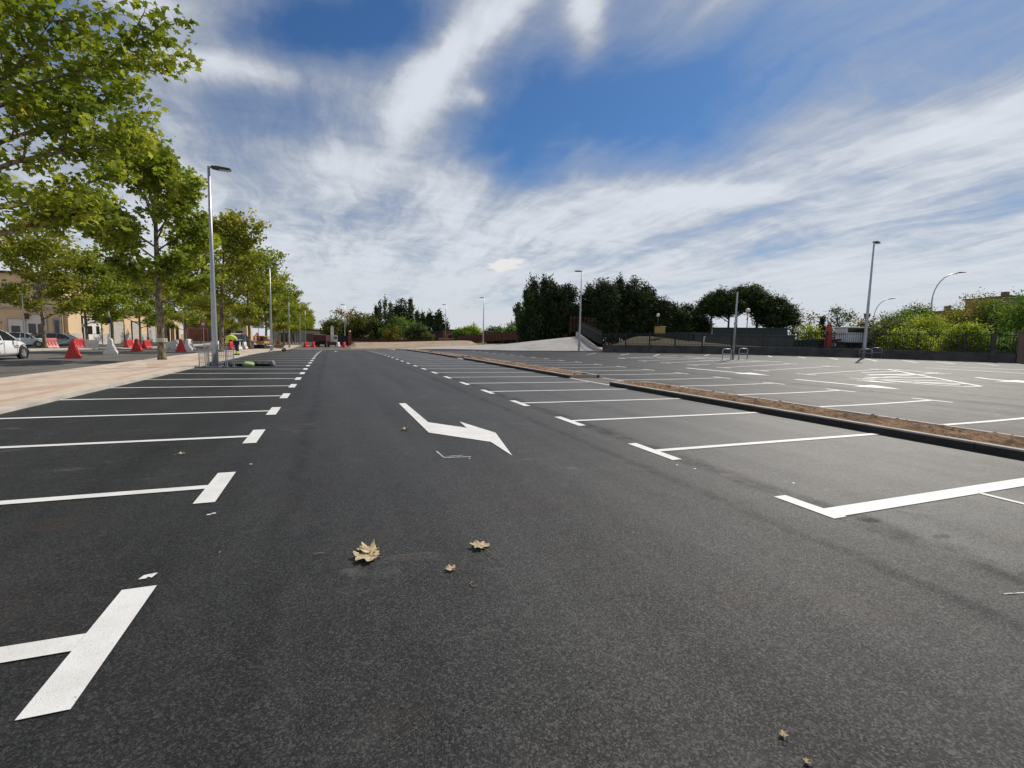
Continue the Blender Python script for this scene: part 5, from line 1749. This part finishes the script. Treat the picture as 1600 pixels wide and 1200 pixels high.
b5 = block('low_building', (-16, 150, -.5), 0, (26, 8, 3.4), 'pale_concrete', 'pale low building closing the street far behind the trees', [(2, 6, 0, 2.4, 'glass', 'window'), (9, 13, 0, 2.4, 'brown_brick', 'door')])
# flats behind the trees on the right
for px0, px1, tp, dp, lb in ((1566, 1660, 464, 105, 'brown apartment block with a stepped roof behind the right trees'), (1488, 1520, 486, 120, 'lower brown apartment block left of the taller one')):
    x, y, z = at(px0, dp)
    x1, y1, _ = at(px1, dp)
    H = zat(px0, tp, dp) - z
    L = math.hypot(x1 - x, y1 - y)
    op = []
    for f in range(int(H // 3)):
        for k in range(int(L // 3.2)):
            op.append((k * 3.2 + .8, k * 3.2 + 2.2, f * 3 + 1.0, f * 3 + 2.4, 'glass', 'window'))
    b = block('apartment_block', (x, y, z), math.atan2(y1 - y, x1 - x), (L, 10, H), 'brown_brick', lb, op[:60], over=.35)
    m = MB(); m.box((L * .24, 4, H + .8), (1.0, 1.0, 1.4)); m.build('chimney', M['brown_brick'], b)

# signs and small poles on the street side
def sign(px, dep, h, label, disc=None, plate=None, blue=False):
    x, y, z = at(px, dep)
    o = empty('sign_post', (x, y, z)); tag(o, label, 'sign')
    m = MB(); m.tube([(0, 0, 0), (0, 0, h)], .035, 8); m.build('pole', M['galv'], o)
    if disc:
        m = MB(); m.tube([(0, -.05, h - .35), (0, -.07, h - .35)], .33, 20); m.build('disc', M['sign_red'], o)
        m = MB(); m.tube([(0, -.071, h - .35), (0, -.078, h - .35)], .20, 18); m.build('disc_centre', M['sign_blue' if blue else 'white_plastic'], o)
    if plate:
        m = MB(); m.box((0, -.06, h - plate[1] / 2), (plate[0], .03, plate[1])); m.build('plate', M['white_plastic'], o)


sign(318, 56, 3.3, 'round red traffic sign left of the first lamp post', disc=True)
sign(38, 36, 4.3, 'tall thin grey pole at the left beside the first far tree')
sign(131, 52, 2.6, 'thin sign post in front of the white shop door', plate=(.3, .4))
sign(251, 60, 5.2, 'thin dark post right of the near tree trunk')
sign(287, 62, 4.3, 'second thin post left of the first lamp post')
sign(383, 66, 3.0, 'post with a white plate above the worker', plate=(.45, .45))
sign(404, 72, 4.1, 'large pale billboard left of the second lamp post', plate=(1.5, 1.2))
# sagging white tape from the far tree to the barrier
x0, y0, z0 = at(50, 42); x1, y1, z1 = at(113, 46)
m = MB()
pts = [(x0 + (x1 - x0) * t, y0 + (y1 - y0) * t, .95 - .95 * 4 * t * (1 - t) * .75 + zf(x0, y0)) for t in np.linspace(0, 1, 14)]
for i in range(13):
    a, b = pts[i], pts[i + 1]
    m.add([(a[0], a[1], a[2]), (b[0], b[1], b[2]), (b[0], b[1], b[2] + .12), (a[0], a[1], a[2] + .12)], [(0, 1, 2, 3)])
tag(m.build('barrier_tape', M['tape']), 'sagging white barrier tape between far tree and barriers', 'tape')
m = MB()
for k in range(2):
    m.lathe([(.26, 1.0 + k * .1), (.265, 1.02 + k * .1), (.265, 1.05 + k * .1)], seg=14)
o = m.build('barrier_tape', M['tape'], loc=(-8.25, 29.5, 0)); tag(o, 'white tape wrapped round the near tree trunk', 'tape')

# ------------------------------------------------------------------ crates and sacks round the first lamp
GS = 'wire guards leaning at the first lamp post'


def cage(x, y, rz, w_, h, label):
    o = empty('wire_guard', (x, y, zf(x, y)), rz)
    m = MB(); m.tube([(-w_ / 2, 0, 0), (-w_ / 2, 0, h), (w_ / 2, 0, h), (w_ / 2, 0, 0)], .022, 6); m.build('frame', M['galv'], o)
    m = MB()
    for k in range(1, 5): m.tube([(-w_ / 2 + w_ * k / 5, 0, .05), (-w_ / 2 + w_ * k / 5, 0, h)], .010, 5)
    for k in range(1, 4): m.tube([(-w_ / 2, 0, h * k / 4), (w_ / 2, 0, h * k / 4)], .010, 5)
    m.build('wires', M['galv'], o)
    m = MB(); m.box((-w_ / 2, 0, .012), (.10, .3, .024)); m.box((w_ / 2, 0, .012), (.10, .3, .024)); m.build('foot', M['galv'], o)
    tag(o, label, 'wire guard', GS)


cage(-5.22, 24.1, .15, .34, .80, 'leftmost low wire guard by the first lamp')
cage(-5.05, 24.5, .0, .42, .98, 'taller wire guard just left of the lamp pole')
cage(-4.52, 24.2, .3, .34, 1.0, 'wire guard just right of the lamp pole')
cage(-4.30, 24.5, .5, .34, .9, 'rightmost wire guard in front of the black sack')


def sack(name, x, y, sx, sy, sz, mat, label, seed):
    rng = np.random.default_rng(seed)
    bm = bmesh.new()
    bmesh.ops.create_icosphere(bm, subdivisions=3, radius=1.0)
    for v in bm.verts:
        k = 1 + .10 * math.sin(5 * v.co.x + seed) + .08 * math.sin(7 * v.co.y + 2 * seed) + rng.normal() * .03
        v.co = Vector((v.co.x * sx * k, v.co.y * sy * k, max(-.6, v.co.z * k) * sz * .62 + sz * .36))
    me = bpy.data.meshes.new(name); bm.to_mesh(me); bm.free(); me.materials.append(M[mat])
    for p in me.polygons: p.use_smooth = True
    o = bpy.data.objects.new(name, me); COL.objects.link(o); o.location = (x, y, zf(x, y))
    tag(o, label, 'sack', 'sacks lying beside the first lamp post')


sack('sack', -4.98, 24.9, .28, .2, .22, 'black_bag', 'black sack behind the wire guards, left of the lamp pole', 1)
sack('sack', -4.25, 25.0, .42, .26, .24, 'black_bag', 'long black sack right of the lamp pole', 2)
sack('sack', -3.62, 24.9, .24, .22, .22, 'green_bag', 'pale green sack between two black ones', 4)
sack('sack', -3.05, 25.1, .38, .25, .24, 'black_bag', 'black sack right of the pale green one', 5)
sack('sack', -2.62, 25.0, .14, .2, .26, 'blue_bag', 'grey blue sack at the right end of the pile', 7)
# wheelbarrow at the second lamp
o = empty('wheelbarrow', (-4.75, 50.5, zf(-4.75, 50.5)), .6); tag(o, 'brown wheelbarrow standing at the second lamp post', 'wheelbarrow')
m = MB(); m.add([(-.35, -.2, .35), (.3, -.2, .35), (.3, .2, .35), (-.35, .2, .35), (-.5, -.32, .68), (.55, -.32, .68), (.55, .32, .68), (-.5, .32, .68)], [(0, 3, 2, 1), (0, 1, 5, 4), (1, 2, 6, 5), (2, 3, 7, 6), (3, 0, 4, 7)]); m.build('tray', M['wood'], o)
m = MB()
for s in (-.22, .22): m.tube([(.55, s * .3, .2), (0, s, .36), (-.95, s * 1.2, .62)], .022, 6); m.tube([(-.3, s, .36), (-.38, s, 0)], .02, 6)
m.build('frame', M['galv'], o)
m = MB(); m.tube([(.55, -.05, .19), (.55, .05, .19)], .19, 14); m.build('wheel', M['rubber'], o)

# ------------------------------------------------------------------ bending worker
def skin_obj(name, joints, edges, radii, mat, parent=None, sub=2):
    me = bpy.data.meshes.new(name)
    me.from_pydata([Vector(j) for j in joints], edges, [])
    o = bpy.data.objects.new(name, me); COL.objects.link(o)
    md = o.modifiers.new('skin', 'SKIN'); md.use_smooth_shade = True
    for i, r_ in enumerate(radii):
        sv = me.skin_vertices[0].data[i]; sv.radius = (r_, r_); sv.use_root = (i == 0)
    s2 = o.modifiers.new('sub', 'SUBSURF'); s2.levels = sub; s2.render_levels = sub
    me.materials.append(mat)
    if parent is not None: o.parent = parent
    return o


pw = empty('person', (-5.95, 36.4, zf(-5.9, 36.4) + .05), PI)
tag(pw, 'worker in yellow green hi vis jacket and dark trousers bending forward on the pavement', 'person')
# body faces local +x
J = [(0, 0, .92), (.10, 0, 1.10), (.32, 0, 1.22), (.50, 0, 1.24), (.60, 0, 1.22), (.70, 0, 1.16), (.74, 0, 1.08),
     (0, .10, .88), (.03, .11, .48), (-.02, .11, .09), (.12, .12, .03), (0, -.10, .88), (-.02, -.11, .48), (-.08, -.11, .09), (.06, -.12, .03),
     (.48, .19, 1.20), (.56, .22, .92), (.66, .18, .70), (.70, .16, .62), (.48, -.19, 1.20), (.54, -.22, .92), (.62, -.18, .70), (.66, -.16, .62)]
E_ = [(0, 1), (1, 2), (2, 3), (3, 4), (4, 5), (5, 6), (0, 7), (7, 8), (8, 9), (9, 10), (0, 11), (11, 12), (12, 13), (13, 14), (3, 15), (15, 16), (16, 17), (17, 18), (3, 19), (19, 20), (20, 21), (21, 22)]
R_ = [.15, .15, .17, .14, .06, .095, .08, .10, .07, .045, .045, .10, .07, .045, .045, .07, .05, .035, .04, .07, .05, .035, .04]
skin_obj('body', J, E_, R_, M['skin'], pw)
skin_obj('jacket', [(.02, 0, .98), (.14, 0, 1.12), (.32, 0, 1.23), (.50, 0, 1.24), (.49, .19, 1.20), (.56, .225, .94), (.63, .20, .78), (.49, -.19, 1.20), (.55, -.225, .94), (.60, -.20, .78)],
         [(0, 1), (1, 2), (2, 3), (3, 4), (4, 5), (5, 6), (3, 7), (7, 8), (8, 9)], [.17, .18, .20, .165, .085, .065, .055, .085, .065, .055], M['hivis'], pw)
skin_obj('trousers', [(0, 0, .93), (0, .10, .86), (.03, .11, .50), (-.01, .11, .24), (0, -.10, .86), (-.02, -.11, .50), (-.06, -.11, .24)],
         [(0, 1), (1, 2), (2, 3), (0, 4), (4, 5), (5, 6)], [.165, .115, .088, .072, .115, .088, .072], M['navy_cloth'], pw)
m = MB()
m.tube([(-.01, .11, .10), (-.005, .11, .26)], .080, 10); m.tube([(-.065, -.11, .10), (-.06, -.11, .26)], .080, 10)
m.build('ankle_band', M['hivis'], pw)
m = MB(); m.box((.05, .115, .04), (.28, .10, .09)); m.box((-.01, -.115, .04), (.28, .10, .09)); m.build('shoe', M['rubber'], pw, bevel=.03)
skin_obj('hair', [(.66, 0, 1.23), (.72, 0, 1.20), (.77, 0, 1.12)], [(0, 1), (1, 2)], [.085, .098, .07], M['hair'], pw, 1)


# ------------------------------------------------------------------ fallen leaves
def dry_leaf(name, x, y, size, rz, curl, label, seed, stalk=.8, tilt=(0, 0)):
    rng = np.random.default_rng(seed)
    root = empty(name, (x, y, .008), rz)
    pts = []
    lobes = [(-158, .55), (-130, .50), (-104, .86), (-76, .60), (-50, 1.0), (-25, .66), (0, 1.12), (25, .66), (50, 1.0), (76, .60), (104, .86), (130, .50), (158, .55), (180, .18)]
    outline = []
    for i, (a, r) in enumerate(lobes):
        a2, r2 = lobes[(i + 1) % len(lobes)]
        if i == len(lobes) - 1: a2 = 210; 
        for k in range(3):
            t = k / 3
            rr_ = (r * (1 - t) + r2 * t) * (1 + rng.uniform(-.12, .12))
            aa = math.radians(a * (1 - t) + a2 * t + rng.uniform(-3, 3))
            outline.append((rr_ * math.cos(aa) * .5 * size, rr_ * math.sin(aa) * .5 * size))
    n = len(outline)
    vs, fs = [(0, 0, 0)], []
    rings = 4
    for q in range(1, rings + 1):
        f = q / rings
        for (a, b) in outline:
            px_, py_ = a * f, b * f
            d = math.hypot(px_, py_) / (size * .5)
            an = math.atan2(b, a)
            z = curl * size * (d ** 2) * (.55 + .45 * math.sin(5 * an + seed)) + .03 * size * math.sin(9 * an + 3 * d) * d
            vs.append((px_ * (1 - .25 * curl * d), py_ * (1 - .35 * curl * d), max(0, z) + .002 + tilt[0] * px_ + tilt[1] * py_ + abs(tilt[0] + tilt[1]) * size * .4))
    for k in range(n): fs.append((0, 1 + k, 1 + (k + 1) % n))
    for q in range(rings - 1):
        for k in range(n):
            a = 1 + q * n + k; b = 1 + q * n + (k + 1) % n
            fs.append((a, b, b + n, a + n))
    m = MB(); m.add(vs, fs)
    o = m.build('blade', M['leafdry'], root, smooth=False)
    m = MB()
    m.tube([(-.02 * size, 0, .004), (-.35 * size, .02 * size, .008), (-.35 * size - stalk * size * .5, .10 * size, .012), (-.4 * size - stalk * size, .04 * size, .006)], [.0022, .002, .0018, .0028], 5)
    m.build('stalk', M['leafstalk'], root)
    tag(root, label, 'leaf', 'dry leaves fallen on the asphalt')
    return root


dry_leaf('fallen_leaf', .235, 3.22, .25, 2.75, .12, 'largest fallen leaf, curled, left of the others', 1, .9, (0, .05))
dry_leaf('fallen_leaf', .235, 3.30, .19, 2.0, .22, 'upright curled half on top of the largest leaf', 6, .1, (.03, .10))
dry_leaf('fallen_leaf', 1.00, 3.13, .17, 1.9, .10, 'second largest fallen leaf, upper right of the group, stalk towards the viewer', 3, .9, (0, .1))
dry_leaf('fallen_leaf', .72, 2.88, .095, 2.6, .2, 'small fallen leaf in the middle of the group', 4, 1.0)
dry_leaf('fallen_leaf', 1.62, 1.185, .045, .9, .25, 'tiny pale leaf near the bottom edge right of centre', 5, .3)
dry_leaf('fallen_leaf', 1.10, 7.70, .16, .4, .4, 'dry leaf left of the white direction arrow', 8, .4)
dry_leaf('fallen_leaf', -1.75, 6.78, .10, 1.0, .3, 'dry leaf in the second near left bay', 9, .4)
dry_leaf('fallen_leaf', 1.60, 1.07, .035, 2.9, .25, 'tiny leaf cut by the bottom edge', 15, .2)
m = MB(); m.tube([(0, .02, .004), (-.02, .0, .006), (-.005, -.03, .004), (.02, -.03, .006)], .003, 5)
tag(m.build('twig', M['leafstalk'], loc=(.80, 2.66, .004)), 'small bent twig just below the small middle leaf', 'twig')
m = MB(); m.tube([(0, .0, .004), (.03, .01, .006), (.07, .0, .004)], .0025, 5)
tag(m.build('twig', M['leafstalk'], loc=(-.13, 3.38, .004)), 'thin stalk left of the largest leaf', 'twig')
# leaf litter and grit too small to count
rng = np.random.default_rng(77)
N = 150
C_ = np.column_stack([rng.uniform(-5, 9, N), rng.uniform(.9, 24, N) ** 1.0, np.full(N, .012)])
leaves('leaf_litter', C_, rng, TRI, .014, M['leafdry'], None, up=3.0, sizevar=.5)
bpy.data.objects['leaf_litter']['kind'] = 'stuff'
bpy.data.objects['leaf_litter']['label'] = 'scattered crumbs of dry leaf and grit on the asphalt'
